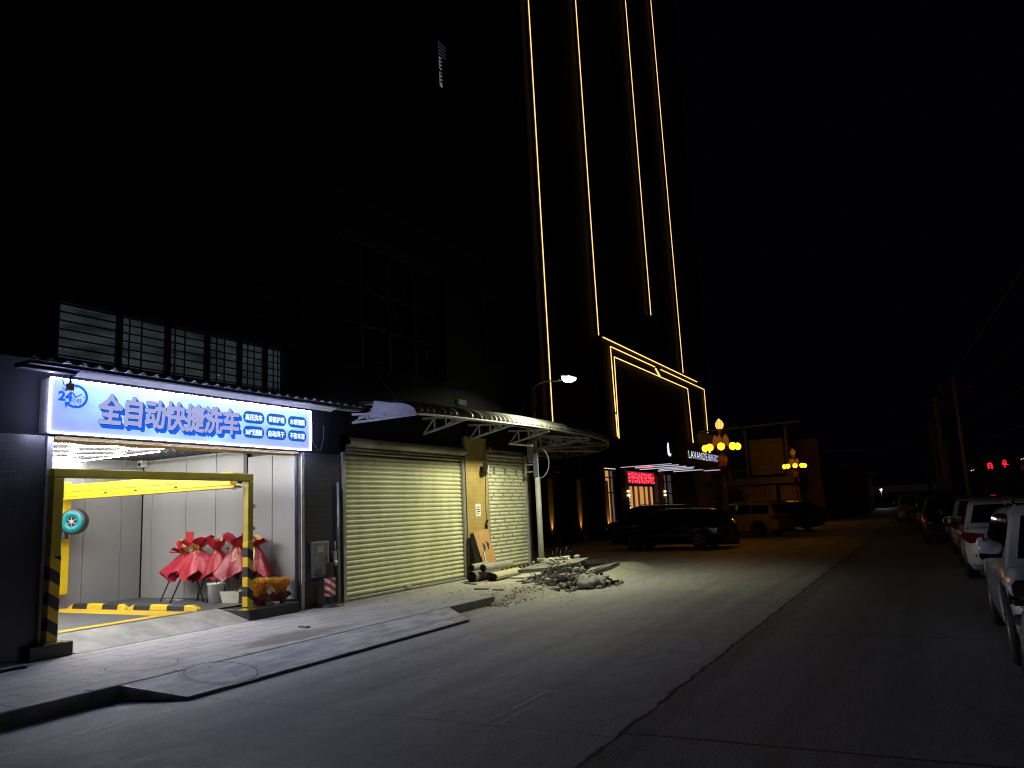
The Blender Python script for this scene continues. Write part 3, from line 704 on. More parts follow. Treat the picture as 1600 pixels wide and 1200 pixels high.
# height-limit gantry on its two kerb blocks
X = -9.9
def kerbblock(y0, y1, lab, x1=-10.52):
    t = MB(); t.rbox(x1, -9.86, y0, y1, .15, .325, .012)
    return tag(t.build('kerb_block', M['black']), lab, 'kerb block', 'kerb blocks under the gantry legs')
kerbblock(5.84, 6.40, 'short black kerb block under the left gantry leg')
kerbblock(9.34, 10.47, 'long black kerb block carrying the wheat bundles')
gt = thing('height_gantry', 'yellow height limit gantry framing the wash bay mouth', 'gantry', (X, 7.7, .325))
for y0, y1 in ((6.03, 6.17), (9.27, 9.385)):
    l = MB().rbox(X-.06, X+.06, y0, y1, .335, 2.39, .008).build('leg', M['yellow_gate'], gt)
    h = MB(); h.rbox(X-.064, X+.064, y0-.004, y1+.004, .36, 1.41, .008); h.build('hazard_wrap', M['hazard_v'], l)
    MB().rbox(X-.10, X+.10, y0-.05, y1+.05, .327, .345, .004).build('foot_plate', M['yellow_gate'], l)
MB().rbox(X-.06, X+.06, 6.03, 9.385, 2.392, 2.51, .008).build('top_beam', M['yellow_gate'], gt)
g = MB()
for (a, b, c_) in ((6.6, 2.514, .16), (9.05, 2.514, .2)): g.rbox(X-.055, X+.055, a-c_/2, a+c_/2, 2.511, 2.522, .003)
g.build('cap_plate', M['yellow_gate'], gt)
for z in (1.62, 1.98): MB().rbox(X-.02, X+.062, 9.387, 9.43, z-.03, z+.03, .006).build('sensor', M['bucket'], gt)

# hanging wash arm
wa = thing('wash_arm', 'yellow robotic wash arm hanging on a boom across the bay', 'car wash', (-13.9, 8.8, .6))
m = MB(); m.rbox(-14.18, -13.95, 8.66, 8.90, .60, 2.62, .012); arm = m.build('mast', M['yellow'], wa)
h = MB(); h.rbox(-14.06, -13.945, 8.655, 8.72, .64, .98, .004); h.build('hazard_wrap', stripe_material('mast hazard', (.75,.55,.02), (.015,.015,.015), .10, (.3,.5,.8)), arm)
g = MB(); r2 = random.Random(3)
for k in range(12):
    z = 1.55 - k*.055; g.rbox(-14.02+.02*r2.random(), -13.97-.02*r2.random(), 8.652, 8.6585, z, z+.028, .001)
    g.rbox(-14.04, -14.02, 8.652, 8.6585, z+.01, z+.034, .001)
g.build('stencil_marks', M['ink'], arm)
th = math.atan2(.47, 3.85); L = 3.88
MT = Matrix.Translation((-13.9, 8.775, 0)) @ Matrix.Rotation(th, 4, 'Z')
bm_ = MB(); bm_.rbox(0, L-.10, -.07, .07, 2.335, 2.56, .01, MT); bm_.rbox(0, L, -.10, .10, 2.29, 2.331, .005, MT); bm_.rbox(.0, L-1.2, -.085, -.0705, 2.43, 2.455, .004, MT)
boom = bm_.build('boom', M['yellow'], wa)
g = MB(); g.rbox(L+.002, L+.05, -.06, .06, 2.36, 2.5, .01, MT)
for k in range(4): g.rbox(L-.03+.02*k, L+.0-.0+.018*k, -.105, -.101, 2.26, 2.30, .001, MT)
g.build('end_cap', M['black'], boom)
g = MB()
for u in (1.0, 1.7, 2.6): g.rbox(u, u+.05, -.0895, -.071, 2.36, 2.385, .002, MT)
g.build('bolt', M['black'], boom)
# blower on the mast
MT = Matrix.Translation((-13.72, 8.56, 1.90)) @ Matrix.Rotation(R(62), 4, 'Z') @ Matrix.Rotation(R(-90), 4, 'X')
MT = Matrix.Translation((-13.62, 8.75, 1.89)) @ Matrix.Rotation(R(-58), 4, 'Z') @ Matrix.Rotation(R(90), 4, 'Y')
b = MB(); b.lathe([(0,-.09),(.21,-.09),(.23,-.07),(.23,.06),(.21,.08),(0,.08)], 28, MT)
b.rbox(-.03, .30, -.34, -.12, -.07, .06, .01, MT @ Matrix.Rotation(R(0), 4, 'Z')); bl = b.build('blower', M['dark_metal'], wa)
b = MB(); b.lathe([(.085,.084),(.10,.105),(.185,.10),(.195,.084)], 28, MT); b.build('intake_ring', M['teal'], bl)
MB().lathe([(0,.083),(.084,.083)], 18, MT).build('fan_well', M['black'], bl); b = MB(); b.lathe([(0,.098),(.03,.096)], 12, MT)
for k in range(6):
    a = k*math.pi/3; b.bar(MT @ Vector((0,0,.095)), MT @ Vector((.084*math.cos(a), .084*math.sin(a), .095)), .008)
b.build('fan', M['galv'], bl)
cable('control_box', [(-14.0,8.3,2.3),(-13.98,8.2,2.1),(-13.95,8.3,1.9)], .05, M['blue'], 'dark blue hose beside the wash arm mast')

# floor paint and wheel stops
mb = MB(); z = .349
mb.add([(-14.1,8.46,z),(-10.62,8.36,z),(-10.62,8.84,z),(-14.1,8.92,z)], [(0,1,2,3)])
z += .004; mb.add([(-10.62,8.84,z),(-10.62,4.0,z),(-10.88,4.0,z),(-10.88,8.80,z)], [(0,1,2,3)])
kind(mb.build('floor_marking', M['yellow_line']), 'structure')
def wheel_stop(x0, x1, lab):
    t = MB(); yc = 9.0; prof = [(-.065,0),(-.055,.07),(-.032,.088),(.032,.088),(.055,.07),(.065,0)]
    rows = []
    for (x, q) in ((x0, .0), (x0+.015, .35), (x0+.13, 1), ((x0+x1)/2, 1), (x1-.13, 1), (x1-.015, .35), (x1, .0)):
        rows.append([(x, yc+a, .346+b_*q) for a, b_ in prof])
    t.grid(rows, False)
    o = t.build('wheel_stop', M['hazard_x']); return tag(o, lab, 'wheel stop', 'wheel stops on the bay floor')
wheel_stop(-14.0, -12.42, 'yellow and black wheel stop nearer the wash arm')
wheel_stop(-12.33, -10.62, 'yellow and black wheel stop nearer the street')

# bucket with mop handle and tub
bk = thing('bucket', 'white plastic bucket with a pale stick standing in it', 'bucket', (-11.35, 9.97, .346))
MB().lathe([(0,.003),(.125,.003),(.155,.32),(.165,.325),(.165,.345),(.15,.35),(.148,.335),(.12,.02),(0,.02)], 24, Matrix.Translation((-11.35,9.97,.346))).build('pail', M['bucket'], bk)
tag(MB().tube([(-11.37,9.95,.37),(-11.2,10.17,1.32)], .012, 8).build('mop_stick', M['tub']), 'pale mop stick leaning up from the white bucket', 'stick')
tb = MB(); x, y, z = -10.98, 10.08, .346
tb.add([(x-.2,y-.13,z),(x+.2,y-.13,z),(x+.2,y+.13,z),(x-.2,y+.13,z),(x-.235,y-.16,z+.2),(x+.235,y-.16,z+.2),(x+.235,y+.16,z+.2),(x-.235,y+.16,z+.2),(x-.215,y-.14,z+.2),(x+.215,y-.14,z+.2),(x+.215,y+.14,z+.2),(x-.215,y+.14,z+.2),(x-.19,y-.12,z+.05),(x+.19,y-.12,z+.05),(x+.19,y+.12,z+.05),(x-.19,y+.12,z+.05)],
       [(0,3,2,1),(0,1,5,4),(1,2,6,5),(2,3,7,6),(3,0,4,7),(4,5,9,8),(5,6,10,9),(6,7,11,10),(7,4,8,11),(8,9,13,12),(9,10,14,13),(10,11,15,14),(11,8,12,15),(12,13,14,15)])
tag(tb.build('plastic_tub', M['tub']), 'low cream plastic tub standing beside the white bucket', 'tub')
mb = MB(); r3 = random.Random(5)
for k in range(14): mb.blob((-13.0+.35*r3.random(), 10.18+.15*r3.random(), .352), .05*r3.random()+.02, .03, .008, k, .4, 6, 3)
tag(mb.build('paper_scraps', M['worn_white']), 'pale paper scraps on the bay floor by the flower stands', 'scraps')

# congratulation flower stands wrapped in red paper
def stand(x, y, rot, H, w, seed, lab, papers, card=None):
    r_ = random.Random(seed); t = thing('flower_stand', lab, 'flower stand', (x, y, .346), 'red wrapped flower stands by the side wall')
    MT = Matrix.Translation((x, y, .346)) @ Matrix.Rotation(rot, 4, 'Z')
    for k in range(3):
        a = R(90 + 120*k + r_.uniform(-15, 15)); foot = MT @ Vector((.44*math.cos(a)*w/.3, .22*math.sin(a), 0)); top = MT @ Vector((.03*math.cos(a), .03*math.sin(a), H-.05))
        MB().tube([foot, top], .014, 6).build('leg', M['dark_metal'] if k else M['galv'], t)
    def skirt(zt, zb, rt, rb, drop, npt, mat, name, ph):
        rows = []; n = npt*8
        for i in range(9):
            u = i/8; row = []
            for k in range(n):
                a = 2*math.pi*k/n; pt = (k % 8)/8; tri = 1-2*abs(pt-.5)
                pl = 1 + .16*math.sin(a*npt+ph)*u + .07*math.sin(a*npt*2.0+1.3*ph)*u + .04*math.sin(a*17+seed)*u
                rr = (rt + (rb-rt)*u**.8)*pl
                z = zt + (zb-zt)*u - drop*tri*u**3 + .02*math.sin(a*5+seed)*u
                row.append(MT @ Vector((rr*math.cos(a)*1.15, rr*math.sin(a)*.55, z)))
            rows.append(row)
        return MB().grid(rows, True, True).build(name, mat, t, False)
    skirt(H*.86, H*.50, .045, w, .17, 5, papers[0], 'paper_skirt', seed*1.7)
    def leafp(a, ln, wd, tilt, mat, name, zc):
        rows = []
        for i in range(7):
            u = i/6; row = []
            for j in range(5):
                v = (j-2)/2; hw = wd*(.18+.82*math.sin(math.pi*min(1, u*.62+.05)))
                rad = .03 + ln*u*math.cos(tilt); z = zc + ln*u*math.sin(tilt) - .10*ln*u*u + .05*abs(v)*hw/.1*(1 if j % 2 else -.4)*.4 + (.03 if u == 1 and j == 2 else 0)
                row.append(MT @ Vector((rad*math.cos(a) - v*hw*math.sin(a), (rad*math.sin(a) + v*hw*math.cos(a))*.5 - .04, z)))
            rows.append(row)
        MB().grid(rows, True).build(name, mat, t, False)
    for k in range(8):
        a = R(k*45 + r_.uniform(-15, 15)); gold = (k + seed) % 4 == 0
        leafp(a, r_.uniform(.24, .36)*(w/.33)**.5, r_.uniform(.10, .17), r_.uniform(.15, 1.1), M['gold'] if gold else papers[k % 2], 'gold_leaf' if gold else 'paper_leaf', H*.84)
    for k in range(3):
        leafp(R(-90 + (k-1)*45), .26, .09, -.9, papers[(k+1) % 2] if k != 1 else M['gold'], 'bow_tail', H*.84)
    if card:
        dx, dz, sz, rt = card; Q = Matrix.Translation((x+dx, y-.12, .346+dz)) @ Matrix.Rotation(rt, 4, 'Y')
        MB().rbox(-sz/2, sz/2, -.004, .004, -sz/2, sz/2, .002, Q).build('greeting_card', M['card_red'], t)
        MB().tube([(x+dx, y-.115, .346+dz-.28), (x+dx, y-.115, .346+dz+.1)], .005, 5).build('card_stick', M['tub'], t)
    return t
RP = (M['paper_red'], M['paper_red_b'])
stand(-12.42, 10.18, 0, 1.04, .44, 1, 'leftmost red wrapped flower stand with gold paper tips', RP)
stand(-11.98, 10.10, .3, 1.10, .43, 2, 'red flower stand carrying a square red card on top', RP, (-.10, 1.16, .21, .06))
stand(-11.58, 10.2, -.2, 1.08, .42, 3, 'red flower stand behind the white bucket', (M['paper_red_b'], M['paper_red']))
stand(-11.10, 10.24, .5, 1.12, .39, 4, 'red flower stand beside the dark steel post', (M['paper_red_b'], M['paper_red']))
stand(-10.72, 10.26, .1, 1.14, .31, 6, 'rightmost red flower stand with a tilted red card', (M['paper_red_b'], M['paper_red_b']), (.02, .58, .22, -.5))

# orange wheat bundles
def wheat(x, y, z, w, H, seed, lab, wrap_w, n=190):
    r_ = random.Random(seed); t = thing('wheat_bundle', lab, 'dried wheat', (x, y, z), 'dyed orange wheat bundles')
    m = MB()
    for k in range(n+70):
        a = 2*math.pi*r_.random(); q = math.sqrt(r_.random()); h = H*(r_.uniform(.80, 1.06) - .06*q)
        bx, by = .06*q*math.cos(a), .06*q*math.sin(a); tx, ty = w*.6*q*math.cos(a), w*q*math.sin(a)
        p0 = Vector((x+bx, y+by, z+.1)); p1 = Vector((x+bx+(tx-bx)*.45, y+by+(ty-by)*.45, z+.1+(h-.1)*.55)); p2 = Vector((x+tx, y+ty, z+h))
        m.tube([p0, p1, p1.lerp(p2, .6)], .0022, 3, False)
        q1 = p1.lerp(p2, .55); m.tube([q1, q1.lerp(p2, .35), q1.lerp(p2, .75), p2], [.003, .0075, .0065, .001], 4, False)
    m.build('stalks', M['wheat'], t)
    rows = []
    for i in range(6):
        u = i/5; row = []
        for k in range(32):
            a = 2*math.pi*k/32; tip = abs(math.sin(a))**6; fl = 1 + (wrap_w*tip*u**2)
            row.append(Vector((x + (.075+.05*u)*math.cos(a), y + (.08+.07*u)*math.sin(a)*fl, z + .002 + .19*u + (.012*math.sin(9*a))*u - .08*tip*u)))
        rows.append(row)
    m = MB().grid(rows, True, True); m.build('paper_wrap', M['maroon'], t, False)
    return t
wheat(-10.12, 9.82, .326, .25, .46, 11, 'orange wheat bundle in maroon paper right behind the gantry leg', .3)
wheat(-10.12, 10.27, .326, .25, .43, 12, 'orange wheat bundle with spread maroon paper by the wall edge', .9)
wheat(-10.28, 6.22, .326, .13, .62, 13, 'orange wheat bundle standing behind the left gantry leg', .1)
tag(MB().rbox(-10.08, -9.98, 9.98, 10.12, .326, .37, .004).build('paper_box', M['bucket']), 'small white paper box between the orange wheat bundles', 'box')

# ------------------------------------------------------------------ roller shutters
def slats(mb, y0, y1, z0, z1, pitch, x=-10.0, bulge=.028):
    rows = []; z = z0; n = round((z1-z0)/pitch); p = (z1-z0)/n
    for i in range(n):
        for (u, d) in ((.0, 0), (.06, -.008), (.12, .0), (.3, bulge*.8), (.55, bulge), (.8, bulge*.75), (.97, .004)):
            rows.append([(x+d, y0, z+u*p), (x+d, y1, z+u*p)])
        z += p
    rows.append([(x, y0, z1), (x, y1, z1)])
    mb.grid(rows, True)
sh = thing('roller_shutter', 'wide cream roller shutter with a stained upper roll', 'shutter', (-10, 14, .15))
m = MB(); slats(m, 11.86, 16.19, .215, 2.96, .098, -10.04); m.build('curtain', M['shutter'], sh)
m = MB(); slats(m, 11.86, 16.19, 2.965, 3.16, .065, -9.99, .04); m.grid([[(-9.99+.16*math.sin(a)-.0, 11.86, 3.20+.10*math.cos(a)*-1), (-9.99+.16*math.sin(a), 16.19+.1*(a/3.2), 3.20+.10*math.cos(a)*-1)] for a in [i*math.pi/8 for i in range(9)]])
m.build('stained_roll', M['shutter_dirty'], sh)
for y, nm in ((11.80, 1), (16.235, 2)):
    g = MB(); g.rbox(-10.12, -9.955, y-.045, y+.045, .15, 3.0 if nm == 1 else 3.08, .006); g.build('guide_rail', M['galv'], sh)
m = MB(); m.rbox(-10.06, -9.985, 11.86, 16.19, .165, .212, .005); m.rbox(-9.984, -9.95, 13.75, 13.95, .2, .25, .004); m.build('bottom_bar', M['galv'], sh)
m = MB(); r_ = random.Random(8)
for z in (1.0, 1.75, 2.4): m.rbox(-9.954, -9.935, 16.22, 16.25, z, z+.05, .004)
m.build('bolt', M['galv'], sh)
s2 = thing('roller_shutter', 'narrow cream roller shutter with punched slots and a hazard strip at its foot', 'shutter', (-10, 18.5, .15))
m = MB(); slats(m, 17.46, 19.58, .25, 3.24, .098, -10.03); m.build('curtain', M['shutter_b'], s2)
m = MB(); r_ = random.Random(21); z = .25+.098*4; row = 0
while z < 3.0:
    if row % 11 != 8:
        off = (row*.213+.05*math.sin(row*2.1)) % .52
        y = 17.52 + off
        while y < 19.5:
            m.add([(-10.0005,y,z+.035),(-10.0005,y+.05,z+.035),(-10.006,y+.05,z+.075),(-10.006,y,z+.075),(-9.990,y+.005,z+.028),(-9.990,y+.046,z+.028)], [(0,1,2,3),(4,5,1,0)])
            y += .52
    z += .098*(1 if row % 3 else 2); row += 1
for k in (0,1,2):
    for q in (0,1):
        y = 17.78+k*.62; z = 2.80-.09*q; m.rbox(-10.004, -9.985, y, y+.09, z, z+.05, .003)
kind(m.build('slots', M['slot'], s2), 'stuff')
m = MB(); m.rbox(-10.045, -9.985, 17.46, 19.58, .158, .247, .004); m.build('hazard_strip', M['hazard_y'], s2)
for y in (17.41, 19.63): MB().rbox(-10.12, -9.96, y-.045, y+.045, .15, 3.27, .006).build('guide_rail', M['galv'], s2)
MB().rbox(-10.3, -10.05, 17.42, 19.7, 3.245, 3.5, .01).build('head_box', M['shutter_dirty'], s2)

# pillar fittings
nt_ = thing('paper_notice', 'white paper notice pasted on the tan tiled pillar', 'notice', (-9.925, 16.83, 1.85))
MB().box(-9.929, -9.9245, 16.68, 16.93, 1.62, 1.93).build('sheet', M['notice'], nt_)
m = MB()
for k, (a, b) in enumerate(((16.74,16.87),(16.72,16.89),(16.76,16.9),(16.73,16.82))): m.box(-9.9245, -9.9235, a, b, 1.84-.055*k, 1.862-.055*k)
m.build('print', M['ink'], nt_)
fl = thing('wall_device', 'black and white floodlight fixed askew at the edge of the tan pillar', 'floodlight', (-9.9, 17.1, 2.8))
Q = Matrix.Translation((-9.84, 17.12, 2.80)) @ Matrix.Rotation(R(-18), 4, 'X') @ Matrix.Rotation(R(25), 4, 'Z')
MB().rbox(-.06, .05, -.17, .05, -.11, .10, .01, Q).build('dark_body', M['black'], fl)
MB().rbox(-.055, .06, .052, .20, -.07, .13, .01, Q).build('pale_end', M['bucket'], fl)
MB().bar((-9.93, 17.12, 2.86), (-9.84, 17.12, 2.84), .04).build('bracket', M['galv'], fl)
cable('pillar_cable', [(-9.915,17.24,3.5),(-9.912,17.2,2.95),(-9.915,17.23,2.5),(-9.912,17.16,2.0),(-9.915,17.2,1.45)], .007, M['cable'], 'thin dark cable hanging down the tan tiled pillar', n=4)
m = MB(); m.blob((-9.9, 17.14, 1.38), .02, .05, .09, 2, .4); m.blob((-9.9, 17.19, 1.5), .02, .04, .05, 3, .4)
tag(m.build('cable_knot', M['black']), 'black tangle at the end of the pillar cable', 'cable end')
tag(MB().blob((-9.86, 17.42, 3.32), .05, .07, .07, 0, .05, 12, 8).build('alarm_bell', pm('red alarm', (.5,.06,.03), (.4,.04,.02), 5, .4)), 'small red alarm above the narrow shutter', 'alarm')

# boards leaning on the pillar
Q = Matrix.Translation((-9.62, 16.90, .155)) @ Matrix.Rotation(R(-11), 4, 'Y')
pb = thing('plywood_board', 'cut plywood board with dark marks leaning on the tan pillar', 'board', (-9.62, 16.9, .155))
v = [Q @ Vector(p) for p in ((0,-.32,0),(0,.36,0),(0,.18,1.17),(0,-.52,1.12),(-.018,-.32,0),(-.018,.36,0),(-.018,.18,1.17),(-.018,-.52,1.12))]
MB().add(v, [(0,1,2,3),(7,6,5,4),(0,4,5,1),(1,5,6,2),(2,6,7,3),(3,7,4,0)]).build('panel', M['ply'], pb)
m = MB()
for (y, z, s) in ((-.15,.74,1),(.04,.78,-1)):
    m.add([Q @ Vector((.002, y+a, z+b)) for a, b in ((-.07,.1),(-.02,.09),(.0,.02),(.05*s,.08),(.06,.03),(.02,-.1),(-.03,-.12))], [tuple(range(7))])
m.build('dark_marks', M['ink'], pb)
Q = Matrix.Translation((-9.68, 16.42, .155)) @ Matrix.Rotation(R(-9), 4, 'Y')
tag(MB().rbox(-.015, .015, -.17, .12, 0, 1.08, .003, Q).build('black_board', M['black']), 'narrow black board leaning left of the plywood', 'board')
Q = Matrix.Translation((-9.55, 16.52, .155)) @ Matrix.Rotation(R(-9), 4, 'Y')
tag(MB().rbox(-.012, .012, -.025, .025, 0, .62, .003, Q).build('white_batten', M['bucket']), 'thin white batten standing against the plywood board', 'batten')

M['coil'] = pm('coil edges', (.22,.22,.19), (.12,.12,.1), 9, .7)
# rolled-up shutter curtains in front of the pillar
def shutter_roll(x0, y0, x1, y1, z, r, lab, mat, flat=1.0):
    a = Vector((x0, y0, z+r*flat)); b = Vector((x1, y1, z+r*flat)); t = (b-a).normalized(); n = t.cross(Vector((0,0,1)))
    th_ = thing('shutter_roll', lab, 'shutter roll', (x0, y0, z), 'rolled shutter curtains by the pillar')
    rows = []
    for k in range(23):
        w = 2*math.pi*k/22; q = 1 - (.025 if k % 2 else 0)
        o = n*math.cos(w)*r*q*(1.25 if flat < 1 else 1) + Vector((0,0,1))*math.sin(w)*r*q*flat
        rows.append([a+o, b+o])
    MB().grid(rows, False).build('outer_wrap', mat, th_, False)
    sp = MB(); P = []
    for i in range(70):
        w = i*.42; rr = r*(.97 - .92*i/70); P.append((n*math.cos(w)*rr*(1.25 if flat < 1 else 1) + Vector((0,0,1))*math.sin(w)*rr*flat))
    sp.grid([[a+p+t*.004, b+p-t*.004] for p in P], False); sp.build('coil', M['coil'], th_, False)
shutter_roll(-9.40, 15.5, -9.68, 17.2, .152, .12, 'dark coiled roll lowest at the left of the roll pile', M['rubble_dark'])
shutter_roll(-9.0, 15.7, -9.12, 17.2, .152, .125, 'broad flattened cream roll nearest the street', M['roll_cream'], .75)
shutter_roll(-9.24, 15.75, -9.3, 17.2, .36, .085, 'grey roll resting on the lower rolls', M['roll'])
shutter_roll(-9.47, 15.62, -9.62, 16.6, .392, .075, 'thinnest grey roll topmost against the plywood', M['roll'])
mb = MB(); mb.rbox(-8.85, -8.5, 16.3, 17.55, .152, .19, .008); tag(mb.build('wood_plank', M['tub']), 'flat pale plank under the cream roll', 'plank')
for (x, y, a, l, lab) in ((-8.28, 14.02, 95, .32, 'short dark plank nearer the wide shutter on the dusty pavement'), (-7.8, 13.86, 70, .3, 'short dark plank near the kerb debris'), (-8.3, 8.9, 75, .22, 'small stick lying by the mud stain'), (-9.2,15.1, 60, .5, 'thin dark lath beside the rolls')):
    Q = Matrix.Translation((x, y, .152)) @ Matrix.Rotation(R(a-90), 4, 'Z')
    tag(MB().rbox(-l/2, l/2, -.035, .035, 0, .022, .003, Q).build('wood_strip', M['dirt']), lab, 'plank')

# demolition heap
def bank_z(x, y):
    i = (y-12.75)/8.4*40; w = .06 + .5*min(1, i/9) + .12*math.sin(i*.9)*min(1, i/5); h = .151*min(1, .15+i/6)
    if x < -7.5: return .152
    if x < -7.34: return h
    u = (x+7.34)/max(.05, w); return max(0, h*(1-1.3*u)) if u < 1 else 0
hp = MB(); r_ = random.Random(31)
for k in range(1500):
    a = r_.uniform(0, 2*math.pi); q = abs(r_.gauss(0, .5)); 
    if q > 1.15: continue
    dx, dy = q*math.cos(a)*.85, q*math.sin(a)*1.35
    x, y = -7.15+dx*1.05+.12*dy, 16.1+dy*.8; base = bank_z(x, y)
    h = max(0, .34*(1-q**1.1))*r_.uniform(.3, 1)
    s = r_.choice((.015,.02,.025,.03,.045,.07,.10)) * r_.uniform(.7, 1.4)
    Q = Matrix.Rotation(r_.uniform(0, 3), 4, 'Z') @ Matrix.Rotation(r_.uniform(-.7, .7), 4, 'X')
    if k % 4 == 0: hp.rbox(-s*2.2, s*2.2, -s*.35, s*.35, -s*.25, s*.25, s*.06, Matrix.Translation((x, y, base+h+.01)) @ Q @ Matrix.Rotation(r_.uniform(-.6,.6), 4, 'Y'))
    else: hp.blob((x, y, base+h+.012), s, s*.8, s*.6, k, .5, 5, 3, Q)
kind(hp.build('rubble_heap', M['rubble']), 'stuff')
hp = MB()
for k in range(150):
    a = r_.uniform(0, 2*math.pi); q = abs(r_.gauss(0, .55)); dx, dy = q*math.cos(a), q*math.sin(a)*1.5
    if q > 1.2: continue
    x, y = -7.3+dx*.75, 15.6+dy; base = bank_z(x, y); h = max(0, .36*(1-q))*r_.uniform(.3, 1)
    l = r_.uniform(.05, .2); w = r_.uniform(0, math.pi); e = r_.uniform(-.06, .1)
    hp.bar((x, y, base+h+.012), (x+l*math.cos(w), y+l*math.sin(w), max(base+.012, base+h+.02+e)), .014)
kind(hp.build('splinter_debris', M['rubble_dark']), 'stuff')
hp = MB()
for k in range(380):
    t = r_.random()**1.3; x = -7.22 + r_.gauss(0, .17) - .1*t; y = 12.62 + 2.6*t + r_.gauss(0, .1); s = r_.uniform(.005, .018)
    if x < -7.345 and y < 12.97: continue
    z = bank_z(x, y)
    hp.blob((x, y, z+s*.3), s*1.7, s, s*.5, k, .5, 5, 3, Matrix.Rotation(k*1.0, 4, 'Z'))
for k in range(260):
    x = r_.uniform(-9.7, -7.6); y = r_.uniform(11.9, 17.5); s = r_.uniform(.003, .011)
    hp.blob((x, y, .15+s*.3), s*1.6, s, s*.5, k, .5, 5, 3)
for k in range(90):
    x = r_.uniform(-7.2, -5.6); y = r_.uniform(12.5, 18.5); s = r_.uniform(.004, .014)
    hp.blob((x, y, s*.3), s*1.6, s, s*.5, k, .5, 5, 3)
kind(hp.build('scattered_debris', M['dirt']), 'stuff')
def slab(cx, cy, cz, poly, th_, rx, ry, lab):
    Q = Matrix.Translation((cx, cy, cz)) @ Matrix.Rotation(rx, 4, 'X') @ Matrix.Rotation(ry, 4, 'Y'); n = len(poly)
    v = [Q @ Vector((a, b, 0)) for a, b in poly] + [Q @ Vector((a*.97+.01, b*.97, -th_)) for a, b in poly]
    m = MB().add(v, [tuple(range(n)), tuple(range(2*n-1, n-1, -1))] + [(i, n+i, n+(i+1)%n, (i+1)%n) for i in range(n)])
    return tag(m.build('concrete_slab', M['slab']), lab, 'slab', 'broken slabs on the rubble heap')
slab(-7.75, 16.25, .47, ((-.55,-.6),(.35,-.7),(.75,-.1),(.6,.8),(.0,.9),(-.6,.45)), .08, R(3), R(-4), 'large flat broken slab lying across the rubble heap')
slab(-7.05, 16.85, .47, ((-.45,-.4),(.3,-.35),(.4,.3),(-.1,.5),(-.45,.2)), .09, R(-6), R(-9), 'upper slab propped on the back of the heap')
slab(-6.75, 16.7, .33, ((-.38,-.35),(.4,-.3),(.36,.36),(-.3,.34)), .09, R(5), R(-16), 'small tilted slab at the right of the heap')
m = MB(); r_ = random.Random(4)
for k in range(26): m.blob((-7.8+r_.gauss(0,.2), 16.5+r_.gauss(0,.25), .50+r_.random()*.1), r_.uniform(.04,.12), r_.uniform(.03,.08), r_.uniform(.015,.05), k, .5, 6, 3, Matrix.Rotation(r_.uniform(0,3), 4, 'Z'))
kind(m.build('plaster_debris', M['tub']), 'stuff')
# woven sack slumped at the right of the heap
rows = []; r_ = random.Random(9)
for i in range(11):
    t = math.pi*i/10; row = []
    for k in range(22):
        a = 2*math.pi*k/22; q = 1 + .13*math.sin(3*a+1.3*i) + .10*math.sin(7*a-.8*i) + .05*math.sin(11*a+2.1*i) + .03*(r_.random()-.5)
        row.append(Vector((-6.62 + math.sin(t)*math.cos(a)*.31*q, 15.78 + math.sin(t)*math.sin(a)*.36*q, max(.004, .09 + math.cos(t)*.15*(q**2) + .05*math.sin(a*2)*math.sin(t)))))
    rows.append(row)
tag(MB().grid(rows, True, True).build('rubble_sack', M['sack'], None, False), 'slumped grey woven sack at the road edge of the heap', 'sack')
rd = MB()
for k in range(5):
    x, y = -7.95+.05*k, 16.9+.05*k; rd.tube([(x,y,.3),(x-.05+.03*k,y+.02,.62+.06*(k%3)),(x-.06+.05*k,y+.05,.72+.08*(k%2))], .006, 5)
kind(rd.build('bent_wires', M['black']), 'stuff')

# warning post and meter box on the dark column
wp = thing('warning_post', 'square warning post with a red and white striped sleeve on a round base', 'bollard', (-9.82, 11.18, .15))
MB().lathe([(0,.06),(.14,.055),(.24,.03),(.25,.0)], 24, Matrix.Translation((-9.82,11.2,.15))).build('base', M['black'], wp)
ps = MB().rbox(-9.875, -9.765, 11.14, 11.26, .2, .92, .01).build('post', M['dark_metal'], wp)
MB().rbox(-9.89, -9.75, 11.12, 11.28, .33, .655, .008).build('striped_sleeve', M['hazard_rw'], ps)
mbx = thing('meter_box', 'grey steel meter box on the dark tiled column', 'meter box', (-9.98, 11.1, 1.0))
MB().rbox(-9.983, -9.94, 10.87, 11.33, .68, 1.32, .006).build('body', M['galv'], mbx)
dr = MB().rbox(-9.9395, -9.93, 10.9, 11.3, .71, 1.29, .003).build('door', M['box_grey'], mbx)
m = MB(); m.rbox(-9.9295, -9.92, 11.22, 11.245, .96, 1.06, .003); m.build('handle', M['black'], dr)
MB().box(-9.9297, -9.928, 11.0, 11.17, 1.12, 1.24).build('sticker', M['galv'], dr)
m = MB(); m.rbox(-9.983, -9.93, 11.46, 11.54, .95, 1.12, .008); m.blob((-9.94,11.5,.9), .03,.05,.06, 3, .3); m.tube([(-9.94,11.5,1.12),(-9.94,11.49,1.3)], .012, 6)
tag(m.build('pipe_valve', M['galv']), 'small pipe valve with fittings between the meter box and the wide shutter', 'valve')
cable('wall_hose', [(-9.94,11.48,.92),(-9.93,11.35,.78),(-9.92,11.1,.64),(-9.93,10.85,.6)], .014, M['cable'], 'dark hose sagging across the foot of the meter box', n=5)
m = MB(); m.tube([(-9.95,11.6,.15),(-9.95,11.6,2.4)], .02, 8); tag(m.build('wall_pipe', M['galv']), 'thin vertical pipe left of the wide shutter', 'pipe')

